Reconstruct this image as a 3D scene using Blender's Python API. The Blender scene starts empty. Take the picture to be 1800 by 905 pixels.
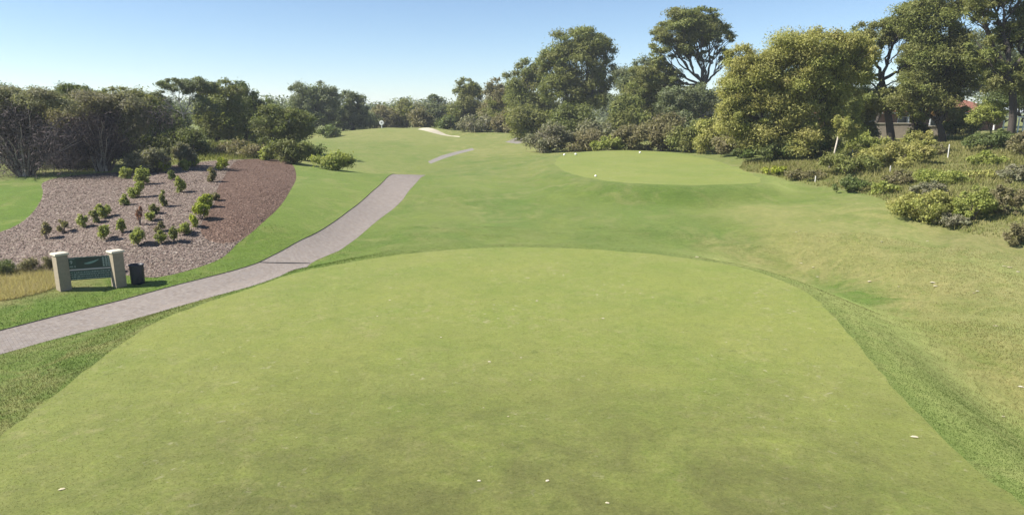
import bpy, math, random
import numpy as np
from mathutils import Vector
from mathutils.geometry import delaunay_2d_cdt

SC = bpy.context.scene
COL = SC.collection
RNG = np.random.default_rng(11)

# ------------------------------------------------------------------ camera
PITCH = math.radians(12.0)
CAM = np.array([0.0, 0.0, 7.0])
FPX = 1200.0                                  # focal length in pixels of the 1800 px wide photograph
cam_d = bpy.data.cameras.new('camera')
cam_d.sensor_width = 36.0
cam_d.lens = 24.0
cam_d.clip_end = 6000
cam = bpy.data.objects.new('camera', cam_d)
cam.location = CAM
cam.rotation_euler = (math.pi / 2 - PITCH, 0, 0)
COL.objects.link(cam)
SC.camera = cam

# ------------------------------------------------------------------ sky, sun, exposure
SUN_EL = math.radians(44)
SUN_AZ = math.radians(-101)                    # measured from +Y towards +X: the sun stands to the left
world = bpy.data.worlds.new('World')
SC.world = world
world.use_nodes = True
wn = world.node_tree.nodes
wl = world.node_tree.links
wn.clear()
sky = wn.new('ShaderNodeTexSky')
sky.sky_type = 'NISHITA'
sky.sun_disc = False
sky.sun_elevation = SUN_EL
sky.sun_rotation = SUN_AZ
sky.altitude = 1500
sky.air_density = 1.0
sky.dust_density = 0.0
sky.ozone_density = 3.0
bg = wn.new('ShaderNodeBackground')
bg.inputs['Strength'].default_value = 0.068
wo = wn.new('ShaderNodeOutputWorld')
wl.new(sky.outputs[0], bg.inputs['Color'])
wl.new(bg.outputs[0], wo.inputs['Surface'])

sun_d = bpy.data.lights.new('sun', 'SUN')
sun_d.energy = 5.0
sun_d.angle = math.radians(0.5)
sun_d.color = (1.0, 0.95, 0.86)
sun = bpy.data.objects.new('sun', sun_d)
to_sun = Vector((math.sin(SUN_AZ) * math.cos(SUN_EL), math.cos(SUN_AZ) * math.cos(SUN_EL), math.sin(SUN_EL)))
sun.rotation_euler = to_sun.to_track_quat('Z', 'Y').to_euler()
sun.location = (-40, 0, 60)
COL.objects.link(sun)

SC.view_settings.view_transform = 'Standard'
SC.view_settings.look = 'None'
SC.view_settings.gamma = 1.0
SC.view_settings.exposure = 1.15
SC.cycles.use_denoising = True
SC.cycles.max_bounces = 6
SC.cycles.transparent_max_bounces = 4

# ------------------------------------------------------------------ measuring helpers
CP, SP = math.cos(PITCH), math.sin(PITCH)


def ray(px, py):
    a = (px - 900.0) / FPX
    b = -(py - 452.5) / FPX
    return np.array([a, CP + b * SP, -SP + b * CP])


def at(px, py, Y):
    """world point seen at a photo pixel, standing Y metres ahead of the camera"""
    d = ray(px, py)
    return CAM + d * (Y / d[1])


def on_z(px, py, z):
    d = ray(px, py)
    return CAM + d * ((z - CAM[2]) / d[2])


# ------------------------------------------------------------------ terrain heights
ctrl = []
for px, py, z in [
    (0, 600, 0), (120, 575, 0), (235, 545, .02), (350, 510, .05), (450, 485, .08), (550, 450, .25), (600, 410, .55),
    (650, 360, 1.15), (700, 325, 1.75), (712, 308, 2.05),
    (115, 508, .1), (208, 503, .12), (30, 520, .1), (0, 480, .35), (100, 480, .35),
    (230, 420, 1.05), (50, 420, 1.0), (400, 430, .75), (450, 400, 1.15), (500, 340, 2.05), (245, 330, 2.45),
    (100, 330, 2.45), (400, 285, 3.0), (0, 330, 2.4), (520, 295, 2.6), (560, 330, 2.0), (60, 312, 2.7), (190, 302, 2.8),
    (300, 270, 3.2), (370, 248, 3.7), (480, 262, 3.3), (560, 245, 2.9), (600, 297, 2.05), (650, 270, 2.0),
    (700, 290, 1.35), (712, 302, 1.2), (800, 268, 1.8), (850, 300, 1.7), (780, 330, 1.75), (900, 270, 2.2),
    (930, 250, 2.7), (900, 431, .42), (900, 380, .85), (900, 330, 1.55), (1000, 330, 1.7), (750, 400, .75),
    (700, 440, .4), (1345, 332, 1.5), (1150, 333, 1.5), (1300, 400, .8), (1150, 400, .75), (1100, 439, .35),
    (1400, 300, 2.5), (1250, 292, 2.6), (1300, 478, -.35), (1500, 430, .7), (1500, 480, -.05), (1500, 340, 1.9),
    (1650, 420, 1.0), (1800, 480, .5), (1650, 480, .4), (1600, 560, -.45), (1750, 600, -.35), (1800, 700, -.95),
    (1800, 560, -.1), (1800, 400, 1.5), (1800, 330, 2.6), (1620, 350, 2.1), (1665, 275, 3.4), (1800, 270, 3.9),
    (1590, 240, 4.2), (1500, 260, 3.4), (1700, 238, 4.4), (1790, 235, 4.8), (1060, 268, 2.5), (1150, 268, 2.5),
]:
    p = on_z(px, py, z)
    ctrl.append((p[0], p[1], z))
for px, py, Y in [(690, 225, 122), (620, 235, 114), (740, 229, 116), (800, 243, 109), (880, 239, 117), (736, 226, 124),
                  (752, 225, 126), (768, 232, 124), (790, 235, 124), (810, 238, 124), (755, 233, 120), (780, 240, 119),
                  (810, 242, 119), (560, 246, 110)]:
    p = at(px, py, Y)
    ctrl.append((p[0], p[1], p[2]))
ctrl += [(-10, 62, 1.2), (-12, 8, 0), (-20, 12, 0), (-23, 20, 0), (12, 8, -.85), (16, 14, -.65), (22, 15, -.2), (-10, -10, .2),
         (10, -10, 0), (0, 5, .3), (0, 20, .3), (0, 30, .45), (-20, 142, 3.0), (0, 150, 3.0), (22, 150, 3.2), (60, 110, 4.4),
         (90, 80, 5), (120, 120, 5), (-60, 100, 3.5), (-100, 80, 3), (-150, 200, 3), (150, 200, 5), (0, 220, 3),
         (-60, 60, 2.7), (80, 30, 3), (60, 20, 1.5), (-60, 20, 1), (-100, 0, 0), (100, 0, 1), (0, -60, 0), (50, 95, 4.3),
         (75, 100, 4.6)]
ctrl = np.array(ctrl)
_c2 = 9.0


def _phi(a, b):
    return -np.sqrt(((a[:, None, :] - b[None, :, :]) ** 2).sum(-1) + _c2)


_n = len(ctrl)
_A = np.zeros((_n + 1, _n + 1))
_A[:_n, :_n] = _phi(ctrl[:, :2], ctrl[:, :2]) + np.eye(_n) * -0.15
_A[:_n, _n] = 1
_A[_n, :_n] = 1
_W = np.linalg.solve(_A, np.concatenate([ctrl[:, 2], [0]]))


def base_h(xy):
    q = np.stack([np.clip(xy[:, 0], -160, 160), np.clip(xy[:, 1], -60, 225)], 1)
    out = np.empty(len(q))
    for i in range(0, len(q), 20000):
        out[i:i + 20000] = _phi(q[i:i + 20000], ctrl[:, :2]) @ _W[:_n] + _W[_n]
    return out


def chaikin(P, n=2):
    P = np.array(P, float)
    for _ in range(n):
        Q = np.roll(P, -1, 0)
        P = np.stack([.75 * P + .25 * Q, .25 * P + .75 * Q], 1).reshape(-1, P.shape[1])
    return P


def resample(P, step, closed=True):
    P = np.array(P, float)
    if closed:
        P = np.vstack([P, P[:1]])
    seg = np.linalg.norm(np.diff(P, axis=0), axis=1)
    s = np.concatenate([[0], np.cumsum(seg)])
    n = max(4, int(round(s[-1] / step)))
    t = np.linspace(0, s[-1], n + 1)
    out = np.stack([np.interp(t, s, P[:, k]) for k in range(P.shape[1])], 1)
    return out[:-1] if closed else out


def inside(poly, xy):
    x, y = xy[:, 0], xy[:, 1]
    r = np.zeros(len(xy), bool)
    n = len(poly)
    for i in range(n):
        x0, y0 = poly[i]
        x1, y1 = poly[(i + 1) % n]
        if y0 == y1:
            continue
        c = ((y0 > y) != (y1 > y))
        r ^= c & (x < (x1 - x0) * (y - y0) / (y1 - y0) + x0)
    return r


def dist_poly(poly, xy):
    d = np.full(len(xy), 1e9)
    n = len(poly)
    for i in range(n):
        a = poly[i]
        b = poly[(i + 1) % n]
        ab = b - a
        t = np.clip(((xy - a) @ ab) / (ab @ ab + 1e-12), 0, 1)
        d = np.minimum(d, np.linalg.norm(xy - a - t[:, None] * ab, axis=1))
    return d


TEE_Z = 0.6
tee1_px = [(0, 768), (80, 706), (167, 640), (212, 604), (265, 570), (318, 547), (371, 529), (440, 507), (517, 479), (573, 468),
           (678, 450), (800, 438), (900, 434), (1000, 436), (1100, 442), (1200, 452), (1300, 468), (1370, 490), (1430, 520),
           (1470, 560), (1520, 620), (1600, 715), (1700, 810), (1800, 888)]
T1 = [on_z(x, y, TEE_Z)[:2] for x, y in tee1_px]
T1 = [np.array([-8.2, -9]), np.array([-9.6, 2.0])] + T1 + [np.array([7.4, 2.0]), np.array([6.6, -9])]
T1 = resample(chaikin(T1, 2), .45)
T1 = T1 + np.random.default_rng(5).normal(0, .028, T1.shape)


def tee2_z(y):
    return 2.25 + 0.016 * (y - 46)


def on_tee2(px, py):
    z = 2.4
    for _ in range(12):
        p = on_z(px, py, z)
        z = tee2_z(p[1])
    return p


tee2_px = [(1348, 321), (1300, 324), (1230, 325.5), (1150, 325), (1070, 319), (1010, 309), (978, 294), (975, 280), (1000, 270),
           (1060, 265), (1130, 264.5), (1190, 269), (1250, 280), (1310, 299)]
T2 = resample(chaikin([on_tee2(x, y)[:2] for x, y in tee2_px], 2), .9)
T2 = T2 + np.random.default_rng(6).normal(0, .09, T2.shape)


def smooth(t):
    t = np.clip(t, 0, 1)
    return t * t * (3 - 2 * t)


def H(xy):
    xy = np.atleast_2d(np.asarray(xy, float))
    z = base_h(xy)
    near = (np.abs(xy[:, 0]) < 45) & (xy[:, 1] < 120) & (xy[:, 1] > -30)
    if near.any():
        q = xy[near]
        zz = z[near]
        X_, Y_ = q[:, 0], q[:, 1]
        und = .055 * np.sin(X_ * .9 + 1.7 * np.sin(Y_ * .31)) * np.sin(Y_ * .62 + 1.1 * np.sin(X_ * .37 + 2))
        und += .035 * np.sin(X_ * 1.9 + Y_ * .8 + 2 * np.sin(Y_ * .5)) * np.sin(Y_ * 1.3 - X_ * .6)
        und *= smooth((Y_ - 26) / 8) + .5 * smooth((X_ - 6) / 6) * (Y_ <= 34)
        und *= smooth((X_ + 9) / 5)
        for poly, ht, bank in ((T1, None, 2.7), (T2, 1, 3.5)):
            ins = inside(poly, q)
            d = dist_poly(poly, q)
            bk = bank + (1.9 * smooth((q[:, 0] - 3) / 5) if ht is None else 0)
            w = np.where(ins, 1, 1 - smooth(d / bk))
            tz = TEE_Z + 0.02 * np.clip(d * ins, 0, 4) if ht is None else tee2_z(q[:, 1])
            zz = zz + (tz - zz) * w
            und = und * (1 - w)
        z[near] = zz + und
    return z


def h1(x, y):
    return float(H(np.array([[x, y]]))[0])


_S = np.concatenate([np.arange(5, 60, .15), np.arange(60, 260, .4)])


def hit(px, py):
    """where the line of sight of a photo pixel meets the ground"""
    d = ray(px, py)
    P = CAM + _S[:, None] * d[None, :] / d[1]
    g = P[:, 2] - H(P[:, :2])
    k = np.argmax(g < 0)
    if k == 0:
        k = len(_S) - 1
    t = g[k - 1] / (g[k - 1] - g[k] + 1e-9)
    p = P[k - 1] + t * (P[k] - P[k - 1])
    return np.array([p[0], p[1], float(H(p[None, :2])[0])])


# ------------------------------------------------------------------ object helpers
def tag(o, label=None, cat=None, group=None, kind=None):
    if label:
        o['label'] = label
    if cat:
        o['category'] = cat
    if group:
        o['group'] = group
    if kind:
        o['kind'] = kind
    return o


def empty(name, loc, label=None, cat=None, group=None):
    o = bpy.data.objects.new(name, None)
    o.empty_display_size = .3
    o.location = loc
    COL.objects.link(o)
    return tag(o, label, cat, group)


def np_mesh(name, V, F, attrs=None, smooth_shade=False):
    """V (n,3); F list of arrays of faces of equal corner count"""
    me = bpy.data.meshes.new(name)
    V = np.asarray(V, np.float32)
    if isinstance(F, np.ndarray):
        F = [F]
    F = [np.asarray(f, np.int32) for f in F if len(f)]
    me.vertices.add(len(V))
    me.vertices.foreach_set('co', V.ravel())
    loops = np.concatenate([f.ravel() for f in F])
    counts = np.concatenate([np.full(len(f), f.shape[1], np.int32) for f in F])
    starts = np.concatenate([[0], np.cumsum(counts)[:-1]]).astype(np.int32)
    me.loops.add(len(loops))
    me.loops.foreach_set('vertex_index', loops)
    me.polygons.add(len(counts))
    me.polygons.foreach_set('loop_start', starts)
    me.polygons.foreach_set('loop_total', counts)
    me.polygons.foreach_set('use_smooth', np.full(len(counts), bool(smooth_shade)))
    for k, a in (attrs or {}).items():
        at_ = me.attributes.new(k, 'FLOAT', 'POINT')
        at_.data.foreach_set('value', np.asarray(a, np.float32))
    me.update(calc_edges=True)
    me.validate()
    return me


def link(name, me, mat, parent=None, loc=None):
    o = bpy.data.objects.new(name, me)
    if mat is not None and not me.materials:
        me.materials.append(mat)
    COL.objects.link(o)
    if parent is not None:
        o.parent = parent
    if loc is not None:
        o.location = loc
    return o


class MB:
    """collects shapes for one mesh"""

    def __init__(self):
        self.V, self.F3, self.F4, self.n = [], [], [], 0

    def add(self, V, F):
        V = np.asarray(V, float)
        for f in F:
            (self.F3 if len(f) == 3 else self.F4).append([i + self.n for i in f])
        self.V.append(V)
        self.n += len(V)

    def box(self, c, s, rz=0.0, taper=1.0, bevel=0.0):
        hx, hy, hz = s[0] / 2, s[1] / 2, s[2] / 2
        if bevel > 0:
            b = bevel
            prof = [(-hz, b), (-hz + b, 0), (hz - b, 0), (hz, b)]
        else:
            prof = [(-hz, 0), (hz, 0)]
        V = []
        for k, (z, ins) in enumerate(prof):
            t = 1 + (taper - 1) * (z + hz) / (2 * hz)
            for sx, sy in ((-1, -1), (1, -1), (1, 1), (-1, 1)):
                V.append((sx * (hx * t - ins), sy * (hy * t - ins), z))
        m = len(prof)
        F = [(3, 2, 1, 0), tuple((m - 1) * 4 + i for i in range(4))]
        for k in range(m - 1):
            for i in range(4):
                j = (i + 1) % 4
                F.append((k * 4 + i, k * 4 + j, k * 4 + 4 + j, k * 4 + 4 + i))
        V = np.array(V)
        ca, sa = math.cos(rz), math.sin(rz)
        V = np.stack([V[:, 0] * ca - V[:, 1] * sa, V[:, 0] * sa + V[:, 1] * ca, V[:, 2]], 1) + np.array(c)
        self.add(V, F)

    def tube(self, P, R, n=6, cap=True):
        P = np.asarray(P, float)
        R = np.broadcast_to(np.asarray(R, float), (len(P),))
        T = np.gradient(P, axis=0)
        T /= np.linalg.norm(T, axis=1)[:, None] + 1e-9
        ref = np.array([0.31, 0.87, 0.13])
        U = np.cross(T, ref)
        U /= np.linalg.norm(U, axis=1)[:, None] + 1e-9
        W = np.cross(T, U)
        a = np.arange(n) * 2 * math.pi / n
        V = P[:, None, :] + R[:, None, None] * (np.cos(a)[None, :, None] * U[:, None, :] + np.sin(a)[None, :, None] * W[:, None, :])
        F = []
        for k in range(len(P) - 1):
            for i in range(n):
                j = (i + 1) % n
                F.append((k * n + i, k * n + j, k * n + n + j, k * n + n + i))
        V = V.reshape(-1, 3)
        if cap:
            m = len(V)
            V = np.vstack([V, P[-1:]])
            for i in range(n):
                F.append(((len(P) - 1) * n + i, (len(P) - 1) * n + (i + 1) % n, m))
        self.add(V, F)

    def lathe(self, prof, c=(0, 0, 0), n=20):
        V, F = [], []
        for r, z in prof:
            for i in range(n):
                a = i * 2 * math.pi / n
                V.append((r * math.cos(a) + c[0], r * math.sin(a) + c[1], z + c[2]))
        for k in range(len(prof) - 1):
            for i in range(n):
                j = (i + 1) % n
                F.append((k * n + i, k * n + j, k * n + n + j, k * n + n + i))
        self.add(V, F)

    def build(self, name, mat, parent=None, loc=None, sm=False):
        F = []
        if self.F3:
            F.append(np.array(self.F3))
        if self.F4:
            F.append(np.array(self.F4))
        return link(name, np_mesh(name, np.vstack(self.V), F, None, sm), mat, parent, loc)


# ------------------------------------------------------------------ materials
def nodes(name):
    m = bpy.data.materials.new(name)
    m.use_nodes = True
    nt = m.node_tree
    nt.nodes.clear()
    out = nt.nodes.new('ShaderNodeOutputMaterial')
    return m, nt, out


def N(nt, t, **kw):
    n = nt.nodes.new('ShaderNode' + t)
    for k, v in kw.items():
        if k in n.inputs.keys():
            n.inputs[k].default_value = v
        else:
            setattr(n, k, v)
    return n


def noise(nt, vec, scale, detail=4, rough=.6, dist=0):
    n = N(nt, 'TexNoise', Scale=scale, Detail=detail, Roughness=rough, Distortion=dist)
    nt.links.new(vec, n.inputs['Vector'])
    return n.outputs['Fac']


def ramp(nt, fac, a, b):
    n = N(nt, 'MapRange')
    n.inputs['From Min'].default_value = a
    n.inputs['From Max'].default_value = b
    nt.links.new(fac, n.inputs['Value'])
    return n.outputs['Result']


def mixc(nt, fac, A, B, mode='MIX'):
    n = nt.nodes.new('ShaderNodeMix')
    n.data_type = 'RGBA'
    n.blend_type = mode
    for k, v in ((0, fac), (6, A), (7, B)):
        if isinstance(v, (int, float)):
            n.inputs[k].default_value = v
        elif isinstance(v, tuple):
            n.inputs[k].default_value = (*v, 1)
        else:
            nt.links.new(v, n.inputs[k])
    return n.outputs[2]


def mul(nt, a, b):
    n = nt.nodes.new('ShaderNodeMath')
    n.operation = 'MULTIPLY'
    for k, v in ((0, a), (1, b)):
        if isinstance(v, (int, float)):
            n.inputs[k].default_value = v
        else:
            nt.links.new(v, n.inputs[k])
    return n.outputs[0]


def attr(nt, name):
    n = nt.nodes.new('ShaderNodeAttribute')
    n.attribute_name = name
    return n.outputs['Fac']


def coords(nt):
    return nt.nodes.new('ShaderNodeTexCoord').outputs['Object']


def finish(nt, out, col, rough=.8, bump=None, bs=.4, bd=.02, sheen=0, spec=.3, sheen_tint=None):
    b = nt.nodes.new('ShaderNodeBsdfPrincipled')
    b.inputs['Roughness'].default_value = rough
    b.inputs['Specular IOR Level'].default_value = spec
    if isinstance(col, tuple):
        b.inputs['Base Color'].default_value = (*col, 1)
    else:
        nt.links.new(col, b.inputs['Base Color'])
    if sheen:
        b.inputs['Sheen Weight'].default_value = sheen
        b.inputs['Sheen Roughness'].default_value = .5
        if sheen_tint:
            b.inputs['Sheen Tint'].default_value = (*sheen_tint, 1)
    if bump is not None:
        bn = N(nt, 'Bump', Strength=bs, Distance=bd)
        nt.links.new(bump, bn.inputs['Height'])
        nt.links.new(bn.outputs[0], b.inputs['Normal'])
    nt.links.new(b.outputs[0], out.inputs['Surface'])
    return b


def plain(name, c, rough=.7, spec=.3, var=.15, scale=8, bump=0.0):
    m, nt, out = nodes(name)
    v = coords(nt)
    f = noise(nt, v, scale, 5)
    col = mixc(nt, f, tuple(x * (1 - var) for x in c), tuple(min(1, x * (1 + var)) for x in c))
    finish(nt, out, col, rough, f if bump else None, bump or .1, .02, 0, spec)
    return m


def mat_tee(name, seed, blade=False):
    m, nt, out = nodes(name)
    v = coords(nt)
    big = ramp(nt, noise(nt, v, .17 + seed * .03, 4, .6, .4), .38, .62)
    mid = ramp(nt, noise(nt, v, .8, 5, .65, .5), .36, .64)
    fine = ramp(nt, noise(nt, v, 7, 5, .8), .34, .66)
    vfine = ramp(nt, noise(nt, v, 38, 3, .8), .32, .68)
    c = mixc(nt, big, (.096, .132, .017), (.168, .170, .032))
    c = mixc(nt, mul(nt, mid, .6), c, (.146, .166, .026))
    streak = ramp(nt, noise(nt, v, .42, 6, .7, 1.4), .44, .64)
    c = mixc(nt, mul(nt, streak, .55), c, (.176, .170, .044))
    c = mixc(nt, mul(nt, fine, .5), c, (.178, .166, .044))
    worn_dimmed = mul(nt, ramp(nt, noise(nt, v, 2.3, 6, .75, .5), .52, .70), ramp(nt, noise(nt, v, .3, 2), .42, .6))
    c = mixc(nt, mul(nt, worn_dimmed, .7), c, (.250, .205, .085))
    sand = mul(nt, ramp(nt, noise(nt, v, 4.2, 4, .6, .6), .62, .70), ramp(nt, noise(nt, v, .23, 2), .44, .58))
    c = mixc(nt, mul(nt, sand, .75), c, (.33, .28, .15))
    wz = mul(nt, attr(nt, 'worn_dimmed'), ramp(nt, noise(nt, v, .7, 6, .7, .6), .25, .62))
    c = mixc(nt, mul(nt, wz, .9), c, (.076, .070, .021))  # dull wear plus a foreground darkening painted into the near turf colour
    dark = ramp(nt, noise(nt, v, 2.6, 5, .65, .4), .60, .72)
    c = mixc(nt, mul(nt, dark, .5), c, (.056, .064, .015))
    gr = mixc(nt, ramp(nt, noise(nt, v, 2.2, 5, .75, .5), .3, .7), (.82, .84, .80), (1.14, 1.12, 1.1))
    c = mixc(nt, 1.0, c, gr, 'MULTIPLY')
    gr = mixc(nt, ramp(nt, noise(nt, v, 13, 3, .85), .28, .72), (.66, .68, .62), (1.20, 1.18, 1.15))
    c = mixc(nt, 1.0, c, gr, 'MULTIPLY')
    c = mixc(nt, 1.0, c, (.91, .99, 1.32) if seed else (.92, .985, 1.30), 'MULTIPLY')
    if blade:
        c = mixc(nt, mul(nt, ramp(nt, attr(nt, 'rnd'), .5, 1), .6), mixc(nt, 1.0, c, (1.2, 1.18, 1.0), 'MULTIPLY'), (.205, .19, .045))
        b = nt.nodes.new('ShaderNodeBsdfPrincipled')
        b.inputs['Roughness'].default_value = .75
        b.inputs['Specular IOR Level'].default_value = .15
        nt.links.new(c, b.inputs['Base Color'])
        t = nt.nodes.new('ShaderNodeBsdfTranslucent')
        nt.links.new(c, t.inputs['Color'])
        ms = nt.nodes.new('ShaderNodeMixShader')
        ms.inputs[0].default_value = .4
        nt.links.new(b.outputs[0], ms.inputs[1])
        nt.links.new(t.outputs[0], ms.inputs[2])
        nt.links.new(ms.outputs[0], out.inputs['Surface'])
    else:
        finish(nt, out, c, .85, fine, .3, .03, .3, .15, (.75, .85, .25))
    return m


def mat_ground(name='grass_ground', blade=False):
    m, nt, out = nodes(name)
    v = coords(nt)
    dry = attr(nt, 'dry')
    lush = attr(nt, 'lush')
    scr = attr(nt, 'scrub')
    big = ramp(nt, noise(nt, v, .13, 5, .65, .9), .40, .60)
    mid = ramp(nt, noise(nt, v, .5, 6, .7, 1.1), .38, .62)
    fine = ramp(nt, noise(nt, v, 4, 6, .8), .36, .64)
    vf = ramp(nt, noise(nt, v, 45, 3, .7), .3, .7)
    g = mixc(nt, big, (0.066, 0.116, 0.017), (0.150, 0.166, 0.036))
    g = mixc(nt, mul(nt, mid, .8), g, (0.050, 0.091, 0.017))
    lu = mixc(nt, mid, (0.056, 0.115, 0.006), (0.087, 0.136, 0.015))
    d = mixc(nt, mid, (.150, .154, .042), (.200, .182, .062))
    d = mixc(nt, mul(nt, big, .45), d, (.128, .145, .030))
    s = mixc(nt, mid, (0.091, 0.095, 0.025), (0.164, 0.136, 0.059))
    c = mixc(nt, lush, g, lu)
    # break the edge between kinds of turf up along the noise
    dd = ramp(nt, mixc(nt, .35, dry, mid), .22, .68)
    c = mixc(nt, dd, c, d)
    c = mixc(nt, scr, c, s)
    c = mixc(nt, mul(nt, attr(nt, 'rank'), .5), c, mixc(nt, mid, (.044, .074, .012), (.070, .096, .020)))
    c = mixc(nt, mul(nt, fine, .4), c, mixc(nt, dd, (0.042, 0.070, 0.010), (0.210, 0.182, 0.070)))
    c = mixc(nt, mul(nt, vf, .22), c, (0.035, 0.045, 0.007))
    gr = mixc(nt, ramp(nt, noise(nt, v, 1.1, 6, .75, .8), .32, .68), (.76, .80, .74), (1.16, 1.13, 1.12))
    c = mixc(nt, 1.0, c, gr, 'MULTIPLY')
    gr = mixc(nt, ramp(nt, noise(nt, v, 6, 4, .8), .30, .70), (.72, .75, .70), (1.20, 1.17, 1.15))
    c = mixc(nt, 1.0, c, gr, 'MULTIPLY')
    c = mixc(nt, 1.0, c, (.98, .99, 1.22), 'MULTIPLY')
    if blade:
        rv = attr(nt, 'rnd')
        c = mixc(nt, mul(nt, ramp(nt, rv, .6, 1), .7), mixc(nt, 1.0, c, (1.25, 1.22, 1.1), 'MULTIPLY'), (0.210, 0.182, 0.063))
        b = nt.nodes.new('ShaderNodeBsdfPrincipled')
        b.inputs['Roughness'].default_value = .7
        b.inputs['Specular IOR Level'].default_value = .2
        nt.links.new(c, b.inputs['Base Color'])
        t = nt.nodes.new('ShaderNodeBsdfTranslucent')
        nt.links.new(c, t.inputs['Color'])
        ms = nt.nodes.new('ShaderNodeMixShader')
        ms.inputs[0].default_value = .4
        nt.links.new(b.outputs[0], ms.inputs[1])
        nt.links.new(t.outputs[0], ms.inputs[2])
        nt.links.new(ms.outputs[0], out.inputs['Surface'])
    else:
        finish(nt, out, c, .9, fine, .45, .04, .3, .1, (.75, .85, .30))
    return m


def mat_mulch(name, red):
    m, nt, out = nodes(name)
    v = coords(nt)
    vo = N(nt, 'TexVoronoi', Scale=9.0)
    nt.links.new(v, vo.inputs['Vector'])
    cell = N(nt, 'SeparateColor')
    nt.links.new(vo.outputs['Color'], cell.inputs[0])
    a = noise(nt, v, 1.1, 4)
    if red:
        c = mixc(nt, cell.outputs[0], (.098, .062, .048), (.126, .082, .063))
        c = mixc(nt, ramp(nt, cell.outputs[1], .85, 1), c, (0.243, 0.167, 0.129))
        c = mixc(nt, mul(nt, ramp(nt, a, .4, .7), .5), c, (0.095, 0.065, 0.049))
    else:
        c = mixc(nt, cell.outputs[0], (.142, .106, .090), (.196, .154, .134))
        c = mixc(nt, ramp(nt, cell.outputs[1], .75, 1), c, (0.304, 0.258, 0.220))
        c = mixc(nt, mul(nt, ramp(nt, a, .4, .7), .5), c, (0.129, 0.103, 0.080))
    finish(nt, out, c, .9, vo.outputs['Distance'], .7, .06, 0, .1)
    return m


def mat_attr(name, cols, rough=.85, trans=0.0, spec=.2, clump=None):
    """colour chosen by each piece's own random number"""
    m, nt, out = nodes(name)
    r = nt.nodes.new('ShaderNodeValToRGB')
    el = r.color_ramp.elements
    el[0].position = 0
    el[0].color = (*cols[0], 1)
    el[1].position = 1
    el[1].color = (*cols[-1], 1)
    for i, c in enumerate(cols[1:-1]):
        e = el.new((i + 1) / (len(cols) - 1))
        e.color = (*c, 1)
    nt.links.new(attr(nt, 'rnd'), r.inputs['Fac'])
    col = r.outputs['Color']
    if clump:
        col = mixc(nt, mul(nt, attr(nt, 'clump'), .75), col, clump)
    b = nt.nodes.new('ShaderNodeBsdfPrincipled')
    b.inputs['Roughness'].default_value = rough
    b.inputs['Specular IOR Level'].default_value = spec
    nt.links.new(col, b.inputs['Base Color'])
    if trans:
        t = nt.nodes.new('ShaderNodeBsdfTranslucent')
        nt.links.new(mixc(nt, .5, col, mixc(nt, 1.0, col, (1.5, 1.6, .5), 'MULTIPLY')), t.inputs['Color'])
        ms = nt.nodes.new('ShaderNodeMixShader')
        ms.inputs[0].default_value = trans
        nt.links.new(b.outputs[0], ms.inputs[1])
        nt.links.new(t.outputs[0], ms.inputs[2])
        nt.links.new(ms.outputs[0], out.inputs['Surface'])
    else:
        nt.links.new(b.outputs[0], out.inputs['Surface'])
    return m


def leaf(name, dark, light, alt):
    return mat_attr(name, [dark, tuple((a + b) / 2 for a, b in zip(dark, light)), light], .6, .38, .25, alt)


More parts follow.
